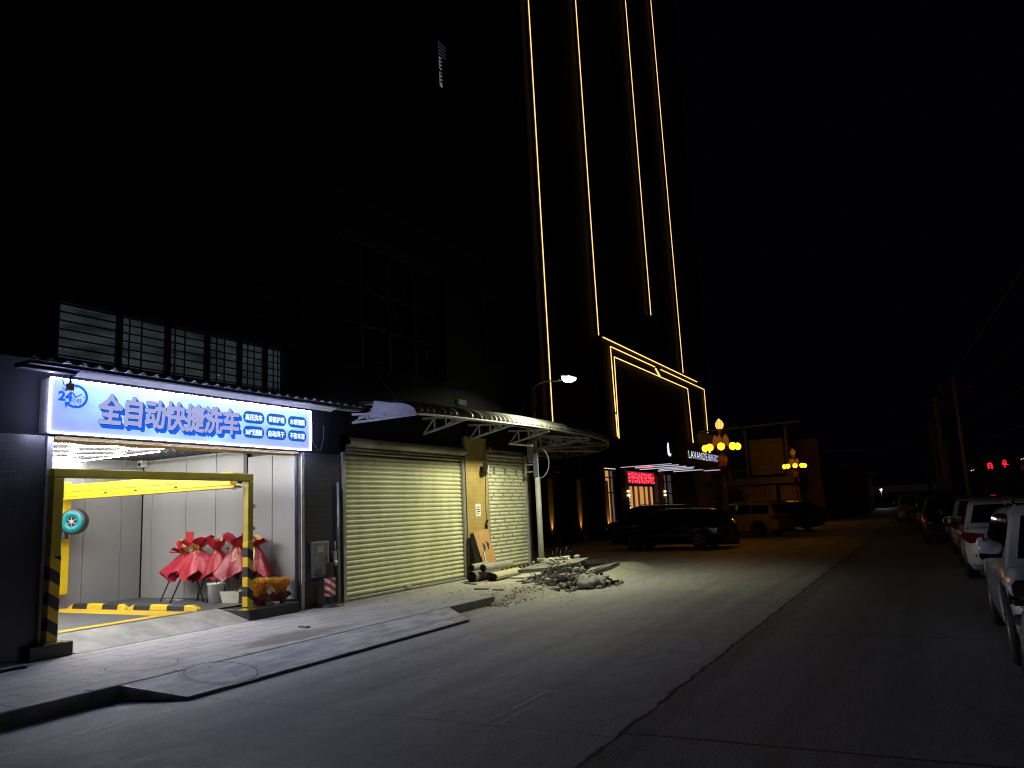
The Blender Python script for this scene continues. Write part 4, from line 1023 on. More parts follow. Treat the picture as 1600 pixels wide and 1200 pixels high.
# ------------------------------------------------------------------ curved tin awning
aw = thing('curved_awning', 'long curved tin awning on welded trusses over the shutters', 'awning', (-9, 16, 3.6))
def edge_curve():
    P = [(-8.704, 12.514), (-8.673, 14.935), (-8.652, 17.51), (-8.652, 19.982), (-8.755, 21.939), (-9.043, 23.69), (-9.63, 25.338), (-10.506, 26.677), (-11.742, 27.604), (-13.39, 28.016), (-15.038, 28.016)]
    I = [(-9.98, 12.2), (-9.98, 14.5), (-9.98, 17.0), (-9.98, 19.4), (-10.0, 19.96), (-10.3, 19.97), (-10.8, 19.97), (-11.3, 19.97), (-12.0, 19.97), (-13.0, 19.97), (-14.6, 19.97)]
    Z = [3.715, 3.782, 3.839, 3.849, 3.844, 3.828, 3.803, 3.782, 3.762, 3.751, 3.751]
    out = []
    def cr(a, b, c, d, t): return .5*((2*b) + (-a+c)*t + (2*a-5*b+4*c-d)*t*t + (-a+3*b-3*c+d)*t**3)
    for i in range(len(P)-1):
        i0, i3 = max(0, i-1), min(len(P)-1, i+2)
        ln = math.dist(P[i], P[i+1]); n = max(4, int(ln/.034))
        for k in range(n):
            t = k/n
            out.append(((cr(P[i0][0],P[i][0],P[i+1][0],P[i3][0],t), cr(P[i0][1],P[i][1],P[i+1][1],P[i3][1],t)), (I[i][0]+(I[i+1][0]-I[i][0])*t, I[i][1]+(I[i+1][1]-I[i][1])*t), Z[i]+(Z[i+1]-Z[i])*t))
    return out
EC = edge_curve()
def roof_point(e, i, z, s, rib):
    L = math.dist(e, i); d = s; u = min(1, d/.55)
    h = .23*math.sqrt(max(0, 1-(1-u)**2)) + .05*max(0, d-.55)
    k = min(1, d/L)
    ex, ey = (i[0]-e[0])/L, (i[1]-e[1])/L
    nx = (1-u)
    return (e[0]+(i[0]-e[0])*k - ex*rib*nx, e[1]+(i[1]-e[1])*k - ey*rib*nx, z + h + rib*(.35+.65*u))
rows = []; acc = 0; RB = []
for q, (e, i, z) in enumerate(EC):
    if q: acc += math.dist(e, EC[q-1][0])
    ph = (acc/.21) % 1; rib = .07*max(0, min(1, 6*(.27-abs(ph-.5))))
    L = math.dist(e, i); RB.append(rib)
    rows.append([roof_point(e, i, z, s, rib) for s in (0, .012, .04, .08, .14, .22, .32, .42, .55, .8, 1.1, L*.75 if L > 1.6 else 1.3, L)])
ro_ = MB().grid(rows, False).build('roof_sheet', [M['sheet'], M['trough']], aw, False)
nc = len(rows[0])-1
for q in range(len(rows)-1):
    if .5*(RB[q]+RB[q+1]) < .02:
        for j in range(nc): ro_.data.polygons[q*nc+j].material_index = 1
rim = MB(); rim.tube([(e[0], e[1], z-.02) for (e, i, z) in EC[::6]] + [(EC[-1][0][0], EC[-1][0][1], EC[-1][2]-.02)], .022, 6); rim.build('rim_tube', M['white_metal'], aw)
# end plate with its arched outline
P_end = EC[0][0]; e, i, z = EC[0]; prof = [(e[0]+.005, z-.05)] + [(roof_point(e, i, z, s, .0)[0], roof_point(e, i, z, s, 0)[2]) for s in (0, .012, .04, .08, .14, .22, .32, .42, .55)] + [(-9.55, z+.30), (-9.62, z+.1), (-9.9, z-.0), (-9.9, z-.05)]
pl = MB(); pl.prism(prof, -.012, .012, 1); sk = (P_end[1]-12.2)/(9.98+P_end[0]); pl.v = [(a, 12.19 + (a+9.98)*sk + b - .02, c_) for a, b, c_ in pl.v]; pl.build('end_plate', M['sheet_white'], aw)
def truss(a, b, drop, n, name='truss', mat='pole'):
    """lattice bracket from wall point a to rim point b"""
    a = Vector(a); b = Vector(b); t = MB(); lo = a - Vector((0,0,drop))
    t.bar(a, b, .045); t.bar(lo, b - Vector((0,0,.03)), .045)
    for k in range(1, n):
        u = k/n; p = a.lerp(b, u); q = lo.lerp(b, u); t.bar(p, q, .032)
        q2 = lo.lerp(b, (k-1)/n) if k % 2 else lo.lerp(b, min(1, (k+1)/n)); t.bar(p, q2, .028)
    return t.build(name, M[mat], aw)
truss((-9.97, 12.08, 3.76), (P_end[0]+.02, P_end[1]-.06, EC[0][2]-.015), .17, 4, 'end_truss', 'white_metal')
for y in (14.5, 16.5, 18.6): truss((-9.92, y, 3.88), (-8.69, y, 3.80), .36, 4)
for (px, py, wx, wy) in ((-8.76, 21.6, -9.95, 19.96), (-9.22, 24.2, -10.1, 19.98), (-10.5, 26.5, -10.4, 19.98), (-12.5, 27.7, -11.5, 19.98)): truss((wx, wy, 3.86), (px, py, 3.76), .42, 6)
pu = MB()
for (f1, dz) in ((.35, .14), (.75, .20)):
    pu.tube([(e[0]+(i[0]-e[0])*f1, e[1]+(i[1]-e[1])*f1, z+dz-.06) for (e, i, z) in EC[::14]], .02, 5)
pu.build('purlins', M['pole'], aw)
m = MB(); m.rbox(-9.9, -9.75, 19.62, 19.85, 3.05, 3.6, .01); m.bar((-9.8,19.7,3.55),(-9.45,19.3,3.6), .04); m.build('corner_bracket', M['pole'], aw)

# ------------------------------------------------------------------ street lamp through the awning
px_, py_ = -9.5, 19.38; lc = Vector((-7.35, 17.0, 4.835))
lp = thing('street_lamp', 'slim grey street lamp with a lit white head above the curved awning', 'street lamp', (px_, py_, .15))
MB().tube([(px_,py_,.15),(px_,py_,2.6),(px_,py_,2.61),(px_,py_,5.16)], [.078,.075,.052,.047], 16).build('pole', M['pole'], lp)
d = (lc - Vector((px_,py_,5.0))); d.z = 0; d.normalize()
arm = MB(); tipx = lc - d*.28; A = Vector((px_, py_, 5.02))
arm.tube([A, A + d*.35 + Vector((0,0,.12)), A + d*1.2 + Vector((0,0,.08)), A.lerp(tipx, .75) + Vector((0,0,.05)), tipx], .022, 8); arm.build('arm', M['pole'], lp)
Q = Matrix.Translation(lc) @ Matrix.Rotation(math.atan2(d.y, d.x), 4, 'Z') @ Matrix.Rotation(R(-5), 4, 'Y')
Q = Matrix.Translation(lc) @ Matrix.Rotation(R(22), 4, 'Y') @ Matrix.Translation(-lc) @ Q
hd = MB(); hd.rbox(-.30, .30, -.12, .12, .0, .055, .02, Q); head = hd.build('lamp_head', M['pole'], lp)
MB().grid([[Q @ Vector((x_, .105*math.cos(a), -.002-.115*math.sin(a)*q_)) for a in [math.pi*k/10 for k in range(11)]] for x_, q_ in ((-.25,.1),(-.22,.8),(-.14,1),(.21,1),(.29,.8),(.32,.1))]).build('led_lens', M['lamp_panel'], head)
al = bpy.data.lights.new('lamp_light', 'AREA'); al.shape = 'RECTANGLE'; al.size = .46; al.size_y = .16; al.energy = 205; al.spread = R(146); al.color = (1.0, .99, .66)
ao = bpy.data.objects.new('lamp_light', al); COL.objects.link(ao); ao.parent = lp; Qi = Matrix.Translation((-px_, -py_, -.15)) @ Q @ Matrix.Translation((.04, 0, -.125)); ao.matrix_local = Qi
m = MB(); m.tube([(px_-.05,py_-.05,4.9),(px_-.22,py_-.2,4.7),(px_-.28,py_-.25,4.3),(px_-.1,py_-.1,4.05)], .012, 6); m.tube([(px_+.12,py_-.1,4.98),(px_+.13,py_-.1,4.6)], .03, 8); m.build('cable_loop', M['cable_grey'], lp)
m = MB(); m.rbox(px_-.07, px_+.07, py_-.09, py_-.07, 2.62, 3.3, .01); m.build('control_band', pm('blue grey plate', (.1,.11,.2), (.08,.09,.16), 4, .5), lp)
m = MB(); P = [(px_+.07+.30*math.sin(a), py_+.02, 3.0-.42*math.cos(a)) for a in [i*math.pi/10 for i in range(11)]]; m.tube(P, .016, 6)
m.rbox(px_-.35, px_-.1, py_-.02, py_+.02, 2.75, 2.79, .004); m.rbox(px_-.35, px_-.1, py_-.02, py_+.02, 2.95, 2.99, .004); m.rbox(px_-.37, px_-.33, py_-.03, py_+.03, 2.65, 3.2, .006); m.build('meter_bracket', M['cable_grey'], lp)
tag(MB().tube([(-9.2,18.6,3.42),(-9.6,18.0,3.48)], .03, 8).build('unlit_tube', M['bucket']), 'short white tube hanging under the curved awning beside the lamp pole', 'tube')

# ------------------------------------------------------------------ the hotel
ht = thing('hotel_tower', 'tall dark hotel outlined with warm light strips and a lit entrance canopy', 'hotel', (-20, 50, 0))
HX = -16.0
b = MB(); b.box(-34, HX, 33.6, 68, 5.2, 52); b.box(-34, HX-.35, 33.6, 68, 0, 5.198)
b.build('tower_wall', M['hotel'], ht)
for (y, z0) in ((34.4, 5.84), (41.5, 11.68), (52.1, 15.09), (59.42, 11.9)):
    h = MB().box(HX+.0, HX+.10, y-.09, y+.09, z0, 51).build('strip_housing', M['hotel'], ht)
    m = MB(); m.tube([(HX+.15, y, z0), (HX+.15, y, 51)], .027, 4, False); m.build('light_strip', M['strip'], h)
def strip(name, pts, r=.032):
    return MB().tube([(HX+.18, y, z) for y, z in pts], r, 4, False).build(name, M['strip'], ht)
b = MB(); b.box(HX+.001, HX+.11, 42.0, 43.15, 5.0, 11.9); b.box(HX+.001, HX+.11, 60.6, 66.0, 5.0, 11.9); b.box(HX+.001, HX+.11, 43.151, 60.599, 10.9, 11.9); b.build('portal_frame', M['hotel'], ht)
strip('portal_strip', [(42.1, 11.67), (63.4, 11.7)])
strip('portal_strip', [(43.35, 7.3), (43.25, 11.3), (52.0, 11.31)]); strip('portal_strip', [(43.37, 5.84), (43.355, 7.2)])
strip('portal_strip', [(53.3, 11.31), (65.62, 11.32), (65.5, 6.75)])
strip('portal_strip', [(43.62, 5.75), (43.78, 10.74), (60.24, 10.74), (60.5, 6.36)])
strip('loose_strip', [(52.1, 11.2), (53.0, 10.75)], .06)
# ground floor: clad columns, dark glazing, up-lights
for y in (33.9, 37.3, 40.2, 43.4):
    b = MB(); b.box(HX-.34, HX+.28, y-.35, y+.35, .42, 5.19); b.build('clad_column', M['hotel'], ht)
    b = MB(); b.box(HX-.34, HX+.33, y-.4, y+.4, .0, .418); b.build('column_plinth', M['black'], ht)
b = MB(); b.add([(HX-.3,34.3,.5),(HX-.3,68,.5),(HX-.3,68,4.6),(HX-.3,34.3,4.6)], [(0,1,2,3)]); b.build('glazing', M['glass'], ht)
for (y, zb) in ((33.25, .6), (36.68, .58), (40.56, .52)):
    u = thing('up_light', 'small amber up-light washing the %s clad column of the hotel' % {33.25:'nearest', 36.68:'second', 40.56:'third'}[y], 'up-light', (HX+.45, y, zb-.1), 'amber up-lights at the hotel columns')
    MB().lathe([(0,0),(.06,0),(.07,.10),(.055,.10),(.05,.07),(0,.07)], 14, Matrix.Translation((HX+.45, y, zb-.1))).build('housing', M['black'], u)
    MB().lathe([(0,.072),(.048,.072)], 14, Matrix.Translation((HX+.45, y, zb-.1))).build('lamp_face', em('up-light lens', (1,.6,.12), 6), u)
    l = bpy.data.lights.new('up_light_beam', 'SPOT'); l.energy = 230; l.color = (1, .55, .08); l.spot_size = R(44); l.spot_blend = .9; l.shadow_soft_size = .04
    lo = bpy.data.objects.new('beam', l); COL.objects.link(lo); lo.parent = u; lo.location = (0, 0, .13); lo.rotation_euler = (0, R(180-10), 0)
    b = MB(); b.box(HX-.2, HX+.34, y-.27, y+.27, zb-.12, 3.2); b.build('pilaster', M['hotel_col'], ht)
# lobby windows and doors
m = MB()
for (y0, y1) in ((41.15, 42.02),): m.add([(HX-.05,y0,.5),(HX-.05,y1,.5),(HX-.05,y1,3.8),(HX-.05,y0,3.8)], [(0,1,2,3)])
cw = m.build('lit_curtain', M['warm_glow'], ht)
MB().add([(HX-.05,42.1,.5),(HX-.05,42.62,.5),(HX-.05,42.62,3.8),(HX-.05,42.1,3.8)], [(0,1,2,3)]).build('lit_curtain', em('dim lilac curtain', (.7,.55,.5), .13), ht)
m = MB()
for y in (41.08, 41.2, 42.03, 42.68): m.box(HX-.04, HX+.05, y-.05, y+.05, .45, 3.9)
for z in (2.55, 3.42): m.box(HX-.04, HX+.04, 41.05, 42.75, z-.035, z+.035)
m.build('window_frame', M['black'], ht)
MB().box(HX+.06, HX+.08, 41.0, 42.9, 3.9, 3.94).build('window_head_light', em('dim head light', (1,.9,.75), .8), ht)
b = MB(); b.add([(HX-.2,44.4,0),(HX-.2,50.6,0),(HX-.2,50.6,3.1),(HX-.2,44.4,3.1)], [(0,1,2,3)]); b.build('door_recess', M['black'], ht)
for (y0, y1, m_) in ((44.4,44.8,'warm_dim'),(45.75,46.2,'warm_glow'),(46.65,47.2,'warm_glow'),(47.6,48.35,'warm_glow'),(48.7,49.2,'warm_glow'),(49.75,50.2,'warm_glow')):
    MB().add([(HX-.15,y0,.4),(HX-.15,y1,.4),(HX-.15,y1,2.95),(HX-.15,y0,2.95)], [(0,1,2,3)]).build('door_curtain', M[m_], ht)
MB().add([(HX-.05,51.9,.5),(HX-.05,53.0,.5),(HX-.05,53.0,3.8),(HX-.05,51.9,3.8)], [(0,1,2,3)]).build('lit_curtain', M['warm_dim'], ht)
MB().add([(HX-.05,53.2,.5),(HX-.05,54.3,.5),(HX-.05,54.3,3.8),(HX-.05,53.2,3.8)], [(0,1,2,3)]).build('lit_curtain', em('grey curtain', (.7,.65,.8), .05), ht)
m = MB()
for y in (51.8, 53.1, 54.4): m.box(HX-.04, HX+.05, y-.06, y+.06, .45, 3.9)
for z in (2.5, 3.3): m.box(HX-.04, HX+.04, 51.75, 54.45, z-.04, z+.04)
m.build('window_frame', M['black'], ht)
dp = MB(); dp.rbox(HX-.19, HX-.005, 44.5, 50.45, 3.1, 3.9, .02); d_ = dp.build('display_case', M['black'], ht)
MB().add([(HX,44.62,3.18),(HX,50.36,3.12),(HX,50.36,3.82),(HX,44.62,3.86)], [(0,1,2,3)]).build('red_display', em('dim red panel', (1, .01, .03), .55, main=True), d_)
m = MB(); r_ = random.Random(12)
for row, z in enumerate((3.80, 3.60, 3.36)):
    y = 44.75 if row else 45.2
    while y < (50.2 if row else 49.8):
        for q in range(5):
            a = y + r_.uniform(0, .3); c_ = z - r_.uniform(0, .15)
            if r_.random() < .5: m.box(HX+.01, HX+.02, a, a+r_.uniform(.12,.25), c_-.035, c_)
            else: m.box(HX+.01, HX+.02, a, a+.06, c_-r_.uniform(.06,.14), c_)
        y += .47
m.build('display_text', M['red_text'], d_)
for y in (44.05, 51.3):
    for z in (2.38, 2.62): MB().blob((HX+.38, y, z), .09, .09, .075, 0, 0, 12, 8).build('sconce', M['sconce'], ht)
    b = MB(); b.box(HX, HX+.30, y-.25, y+.25, .42, 3.95); b.build('entrance_pier', M['hotel_col'], ht)
b = MB(); b.rbox(HX-.04, HX+.02, 44.82, 45.3, 1.55, 2.75, .02); vs = b.build('vertical_sign', M['black'], ht)
r_ = random.Random(2); m = MB()
for k in range(5):
    z = 2.5 - k*.2
    for q in range(4): m.box(HX+.021, HX+.03, 44.88+.09*q, 44.93+.09*q+.03*r_.random(), z-.13*r_.random()-.02, z)
    m.box(HX+.021, HX+.03, 44.88, 45.22, z-.07, z-.045)
m.build('glyph_light', M['white_sign'], vs)
# entrance canopy
CX = -12.2
cp = MB(); cp.box(HX+.12, CX, 42.75, 60.5, 4.06, 5.35); cp.build('canopy', M['hotel'], ht)
MB().box(HX+.12, CX-.03, 42.78, 60.4, 4.0, 4.058).build('canopy_soffit', M['gloss_black'], ht)
for i, (x0, x1, y) in enumerate(((-15.6,-12.55,42.9),(-15.4,-12.7,44.9),(-15.9,-12.9,47.2),(-15.2,-12.9,49.0),(-15.9,-13.5,51.0),(-15.6,-13.5,53.6),(-14.0,-12.7,55.8))):
    MB().rbox(x0, x1, y-.035, y+.035, 3.975, 3.997, .006).build('soffit_tube', M['soffit_tube'], ht)
# white letters on the canopy
m = MB(); txt_on_x(m, 'LAVANDE', CX+.05, 45.2, 49.6, 4.37, 4.82, -.004, 1.12); m.build('canopy_letters', M['white_sign'], ht)
m = MB(); txt_on_x(m, '麗枫酒店', CX+.05, 49.8, 52.7, 4.37, 4.84, -.004); m.build('canopy_letters', em('lilac letter light', (.6,.6,1.0), 1.1), ht)
m = MB(); yy = 42.70
m.tube([(-12.60, yy, 5.17), (-12.62, yy, 4.95), (-12.61, yy, 4.6), (-12.58, yy, 4.5), (-12.50, yy, 4.46)], [.03,.05,.06,.07,.09], 8); m.build('canopy_emblem', M['white_sign'], ht)
MB().add([(-13.1,34.0,.6),(-13.1,34.0,.6),(-13.1,34.0,.6)], []) 
fl_ = MB().blob((HX-.2, 37.4, 3.25), .02, .28, .17, 5, .4, 9, 6).build('indoor_lamp', em('indoor lamp', (1,.55,.16), 1.2), ht)
for (y, z, w_, h_) in ((34.3,.95,.7,.35),(38.1,.9,.8,.5)):
    MB().box(HX-.295, HX-.28, y-w_/2, y+w_/2, z-h_/2, z+h_/2).build('indoor_glow', M['pink'], ht)

# potted trees at the entrance
def bush(name, lab, cat, x, y, rx, ry, rz, zc, n, seed, grp=None, trunk=True, mat='leaf', ls=.09, lobes=5):
    r_ = random.Random(seed); t = thing(name, lab, cat, (x, y, 0), grp)
    cl_ = [(r_.uniform(-.6,.6), r_.uniform(-.6,.6), r_.uniform(-.6,.6), r_.uniform(.45,.75)) for _ in range(lobes)]
    m = MB()
    for k in range(n):
        c_ = r_.choice(cl_); u = Vector((r_.gauss(0,1), r_.gauss(0,1), r_.gauss(0,1))).normalized()*r_.random()**.45
        p = Vector((x+rx*(c_[0]+u.x*c_[3]), y+ry*(c_[1]+u.y*c_[3]), zc+rz*(c_[2]+u.z*c_[3])))
        if p.z < .1: continue
        a = Vector((r_.gauss(0,1), r_.gauss(0,1), r_.gauss(0,.6))).normalized(); b_ = a.cross(Vector((r_.random(), r_.random(), 1))).normalized(); s = ls*r_.uniform(.6,1.4)
        m.add([p-a*s, p+b_*s*.4, p+a*s, p-b_*s*.4], [(0,1,2,3)])
    m.build('crown', M[mat], t, False)
    if trunk:
        m = MB(); m.tube([(x,y,0),(x+.03,y,zc*.5),(x,y+.02,zc)], [.07,.055,.03], 8)
        for k in range(4): m.tube([(x,y,zc*.55),(x+rx*.5*math.cos(k*1.6),y+ry*.5*math.sin(k*1.6),zc+rz*.2)], [.03,.012], 6)
        m.build('trunk', M['bark'], t)
    return t
bush('entrance_shrub', 'dark leafy shrub between the hotel canopy and the first lotus lamp', 'shrub', -9.9, 44, 1.1, 1.1, 1.2, 1.75, 1500, 3)
bush('entrance_shrub', 'smaller dark shrub behind the pale parked car', 'shrub', -10.8, 50, 1.0, 1.0, 1.0, 1.5, 900, 4)

# ------------------------------------------------------------------ lotus street lamps
def lotus(lab, x, y, top_lit, s=1.0):
    t = thing('lotus_lamp', lab, 'street lamp', (0, 0, 0), 'lotus street lamps')
    b = MB(); b.rbox(-.32,.32,-.32,.32,0,.45,.03); b.build('base', M['black'], t)
    m = MB(); m.lathe([(.13,.45),(.15,.5),(.10,.6),(.085,2.2),(.10,2.25),(.085,2.3),(.10,3.0),(.16,3.02),(.15,3.1),(.2,3.14),(.17,3.25),(.24,3.5),(.16,3.56),(.22,3.75),(.32,3.95),(.2,4.05),(.10,4.2),(.07,4.62),(.13,4.66),(.12,4.7),(0,4.7)], 16); m.build('post', M['lamp_post'], t)
    def bud(px, py, z0, h, r, mat, name, flat=1):
        rows = []
        for i in range(9):
            u = i/8; rr = r*(math.sin(math.pi*min(1, .18+.82*u))**.9) if u < 1 else .004
            rows.append([Vector((px+rr*math.cos(2*math.pi*k/12)*(1+.08*math.cos(6*math.pi*k/6)), py+rr*math.sin(2*math.pi*k/12), z0+h*u)) for k in range(12)])
        return MB().grid(rows, True, True).build(name, mat, t)
    o = bud(0, 0, 4.70, .44, .165, M['bud'] if top_lit else M['globe_dim'], 'crown_bud')
    m = MB()
    for k in range(6):
        a = k*math.pi/3
        m.tube([(.12*math.cos(a), .12*math.sin(a), 4.72), (.172*math.cos(a+.15), .172*math.sin(a+.15), 4.86), (.11*math.cos(a+.35), .11*math.sin(a+.35), 5.04)], .009, 5)
    m.build('petal_rib', M['lamp_post'], o)
    for k in range(6):
        a = R(30) + k*math.pi/3
        bud(.24*math.cos(a), .24*math.sin(a), 3.98, .48, .10, M['globe_dim'], 'petal')
    for k in range(8):
        a = R(12) + k*math.pi/4; ca, sa = math.cos(a), math.sin(a); z = 3.93
        MB().tube([(.2*ca,.2*sa,3.86),(.36*ca,.36*sa,3.84),(.5*ca,.5*sa,z)], .03, 6).build('arm', M['lamp_post'], t)
        MB().blob((.645*ca, .645*sa, z), .145, .145, .145, 0, 0, 10, 6).build('globe', M['globe'] if k in LIT else M['globe_dim'], t)
        Q = Matrix.Translation((.645*ca, .645*sa, z)) @ Matrix.Rotation(a, 4, 'Z')
        g = MB(); g.lathe([(.1475,-.008),(.150,0),(.1475,.008)], 20, Q); g.lathe([(.02,0),(.10,.02),(.152,.10),(.155,.17)], 16, Matrix.Translation((.645*ca, .645*sa, z)) @ Matrix.Rotation(a, 4, 'Z') @ Matrix.Rotation(R(90), 4, 'Y') @ Matrix.Translation((0,0,-.215)))
        g.build('globe_cup', M['lamp_post'], t)
    t.location = (x, y, 0)
    return t
LIT = (0, 3, 4, 5, 6, 7)
lotus('tall lotus street lamp with its crown bud lit, in front of the hotel canopy', -7.33, 32.45, True)
LIT = (0, 4, 5, 6, 7)
lotus('farther lotus street lamp with a dark crown bud beside the ochre house', -7.9, 56.5, False)

# ------------------------------------------------------------------ cars
def car(name, lab, loc, rot, paint, L=4.5, W=1.8, H=1.46, style='sedan', group=None, mc=.12, mh=.13, cat='car'):
    t = thing(name, lab, cat, (0,0,0), group)
    wb = L*.585; xf, xr = L*.5-.88, L*.5-.88-wb; wr = .32 if style == 'sedan' else .355; arch = wr+.06
    hood = H*.60 if style == 'sedan' else H*.60; belt = H*.645; trunk = H*.665 if style == 'sedan' else H*.66
    if style == 'sedan': roofp = [(xf-.28, belt-.03), (xf-.95, H-.10), (xf-1.35, H), (xr+.95, H-.01), (xr+.55, H-.07), (xr-.30, trunk)]
    else: roofp = [(xf-.10, belt-.04), (xf-.75, H-.09), (xf-1.15, H), (xr+.35, H-.02), (-L*.5+.42, H-.07), (-L*.5+.12, belt-.02)]
    def interp(P, x):
        P = sorted(P)
        if x <= P[0][0]: return P[0][1]
        if x >= P[-1][0]: return P[-1][1]
        for (a, b), (c, d) in zip(P, P[1:]):
            if a <= x <= c:
                u = (x-a)/(c-a); return b + (d-b)*u
    top = [(-L/2, trunk-.14 if style == 'sedan' else belt-.12), (-L/2+.10, trunk-.02 if style == 'sedan' else belt-.03), (-L/2+.5, trunk if style == 'sedan' else belt), (xr+.5, belt+.01), (xf-.4, belt-.02), (xf+.3, hood), (L/2-.35, hood-.09), (L/2-.10, hood-.19), (L/2, hood-.34)]
    wid = [(-L/2, W*.37), (-L/2+.06, W*.42), (-L/2+.25, W*.475), (-L/2+.8, W*.5), (L/2-1.0, W*.5), (L/2-.45, W*.475), (L/2-.15, W*.42), (L/2, W*.36)]
    xs = set([-L/2, -L/2+.03, -L/2+.06, -L/2+.10, -L/2+.25, L/2-.25, L/2-.15, L/2-.1, L/2-.05, L/2])
    x = -L/2+.4
    while x < L/2-.3: xs.add(round(x, 3)); x += .22
    for c_ in (xf, xr):
        for k in range(13): xs.add(round(c_ - arch*math.cos(math.pi*k/12), 4))
    xs = sorted(xs); rows = []
    for x in xs:
        zb = .22 + (.10 if (x < -L/2+.12 or x > L/2-.12) else 0)
        for c_ in (xf, xr):
            if abs(x-c_) < arch: zb = max(zb, wr + math.sqrt(arch**2-(x-c_)**2))
        zt = interp(top, x); w = interp(wid, x); zb = min(zb, zt-.1)
        sec = []
        for (fw_, fz) in ((.0, -1), (.90, 0), (.985, .12), (1.0, .42), (.992, .68), (.965, .86), (.90, .965), (.80, 1.0), (.45, 1.025), (.0, 1.03)):
            z = zb if fz <= 0 else max(zb, .26 + (zt-.26)*fz)
            sec.append((w*fw_, max(z, zb)))
        rows.append([Vector((x, a, z)) for a, z in sec] + [Vector((x, -a, z)) for a, z in reversed(sec[1:-1])])
    b = MB().grid(rows, True, True); n = len(rows[0]); base = 0
    b.f.append(tuple(range(n))); b.sm.append(False); k0 = (len(rows)-1)*n; b.f.append(tuple(k0+i for i in reversed(range(n)))); b.sm.append(False)
    body = b.build('body', paint, t)
    # cabin
    x0, x1 = roofp[-1][0], roofp[0][0]; cx = [x1 + (x0-x1)*i/40 for i in range(41)]; rows = []
    wbelt = W*.5*.93; wroof = W*.5*.72
    def side(x, z):
        zr = interp(roofp, x); zl = interp(top, x)-.03; u = max(0, min(1, (z-zl)/max(.05, H-zl))); return (wbelt + (wroof-wbelt)*u)
    for x in cx:
        zr = interp(roofp, x); zl = min(interp(top, x)-.03, zr-.01); sec = []
        for fz in (0, .35, .7, .9): z = zl + (zr-.03-zl)*fz; sec.append((side(x, z), z))
        sec += [(side(x, zr)-.03, zr-.012), (wroof*.6, zr+.012), (0, zr+.018)]
        rows.append([Vector((x, a, z)) for a, z in sec] + [Vector((x, -a, z)) for a, z in reversed(sec[:-1])])
    MB().grid(rows, True).build('cabin', paint, t)
    # windows: strips that follow the cabin side
    front_a, rear_a = roofp[0], roofp[-1]
    spans = [(xf-.55, xf-1.38), (xf-1.45, xr+.42), (xr+.36, (xr-.02 if style == 'sedan' else -L/2+.42))]
    for sgn in (1, -1):
        for (a, c_) in spans:
            ra = []
            for i in range(9):
                x = a + (c_-a)*i/8; zr = interp(roofp, x) - .085; zl = interp(top, x) + .035
                if zr < zl + .02: zr = zl + .02
                ra.append([Vector((x, sgn*(side(x, zl+(zr-zl)*q)+.008), zl+(zr-zl)*q)) for q in (0, .5, 1)])
            MB().grid(ra, True).build('side_window', M['glass'], t)
    def screen(pa, pb, name, m0=.10, m1=.06, mat='glass'):
        ra = []
        for i in range(6):
            u = m0 + (1-m0-m1)*i/5; x = pa[0]+(pb[0]-pa[0])*u; z = pa[1]+(pb[1]-pa[1])*u
            hw = side(x, z) - .10
            dn = Vector((pb[1]-pa[1], 0, -(pb[0]-pa[0]))).normalized(); dn = dn if dn.z > 0 else -dn
            ra.append([Vector((x, hw*q, z)) + dn*.026 for q in (-1, -.5, 0, .5, 1)])
        MB().grid(ra, True).build(name, M[mat], t)
    screen(roofp[0], roofp[1], 'windscreen'); screen(roofp[-1], roofp[-2], 'rear_window', .12, .1)
    # lamps, grille, plates, mirrors, handles
    for sgn in (1, -1):
        zl = hood-.20
        m = MB(); m.add([(L/2-.42, sgn*(W*.487), zl+.07), (L/2-.13, sgn*W*.425, zl+.045), (L/2-.015, sgn*W*.30, zl-.0), (L/2-.005, sgn*W*.31, zl-.10), (L/2-.11, sgn*W*.435, zl-.085), (L/2-.30, sgn*W*.487, zl-.0)], [(0,1,4,5),(1,2,3,4)]); m.build('headlight', M['lens_clear'], t)
        zt = (trunk if style == 'sedan' else belt) - .10
        m = MB(); m.add([(-L/2+.36, sgn*W*.497, zt+.03), (-L/2+.055, sgn*W*.43, zt+.03), (-L/2-.012, sgn*W*.33, zt+.01), (-L/2-.012, sgn*W*.30, zt-.13), (-L/2+.05, sgn*W*.435, zt-.17), (-L/2+.30, sgn*W*.499, zt-.10)], [(0,1,4,5),(1,2,3,4)]); m.build('taillight', M['lens_red'], t)
        m = MB(); m.add([(-L/2-.006, sgn*W*.30, .52), (-L/2+.035, sgn*W*.405, .52), (-L/2+.035, sgn*W*.405, .45), (-L/2-.006, sgn*W*.30, .45)], [(0,1,2,3)]); m.build('reflector', M['lens_red'], t)
        mx_ = xf-.62
        m = MB(); m.blob((mx_, sgn*(W*.5+mc), belt+.10), .075, mh, .085, 0, 0, 14, 9); mi = m.build('wing_mirror', paint, t)
        for p in mi.data.polygons: p.use_smooth = True
        m = MB(); m.rbox(mx_-.055, mx_+.06, sgn*(W*.5+mc)-mh+.012, sgn*(W*.5+mc)+mh-.012, belt+.005, belt+.052, .012); m.bar((mx_, sgn*W*.455, belt+.03), (mx_, sgn*(W*.5+.06), belt+.04), .05); m.build('mirror_foot', M['black'], mi)
        m = MB(); m.add([(mx_-.070, sgn*(W*.5+mc)+a*mh/.13, belt+.105+c_) for a, c_ in ((-.10,-.05),(.10,-.05),(.11,.02),(.08,.055),(-.08,.055),(-.11,.02))], [(0,1,2,3,4,5)]); m.build('mirror_glass', M['mirror_glass'], mi)
        for hx in (xf-1.22, xr+.62): MB().rbox(hx-.1, hx+.1, sgn*(W*.494)-.018, sgn*(W*.494)+.018, belt-.13, belt-.10, .006).build('door_handle', paint, t)
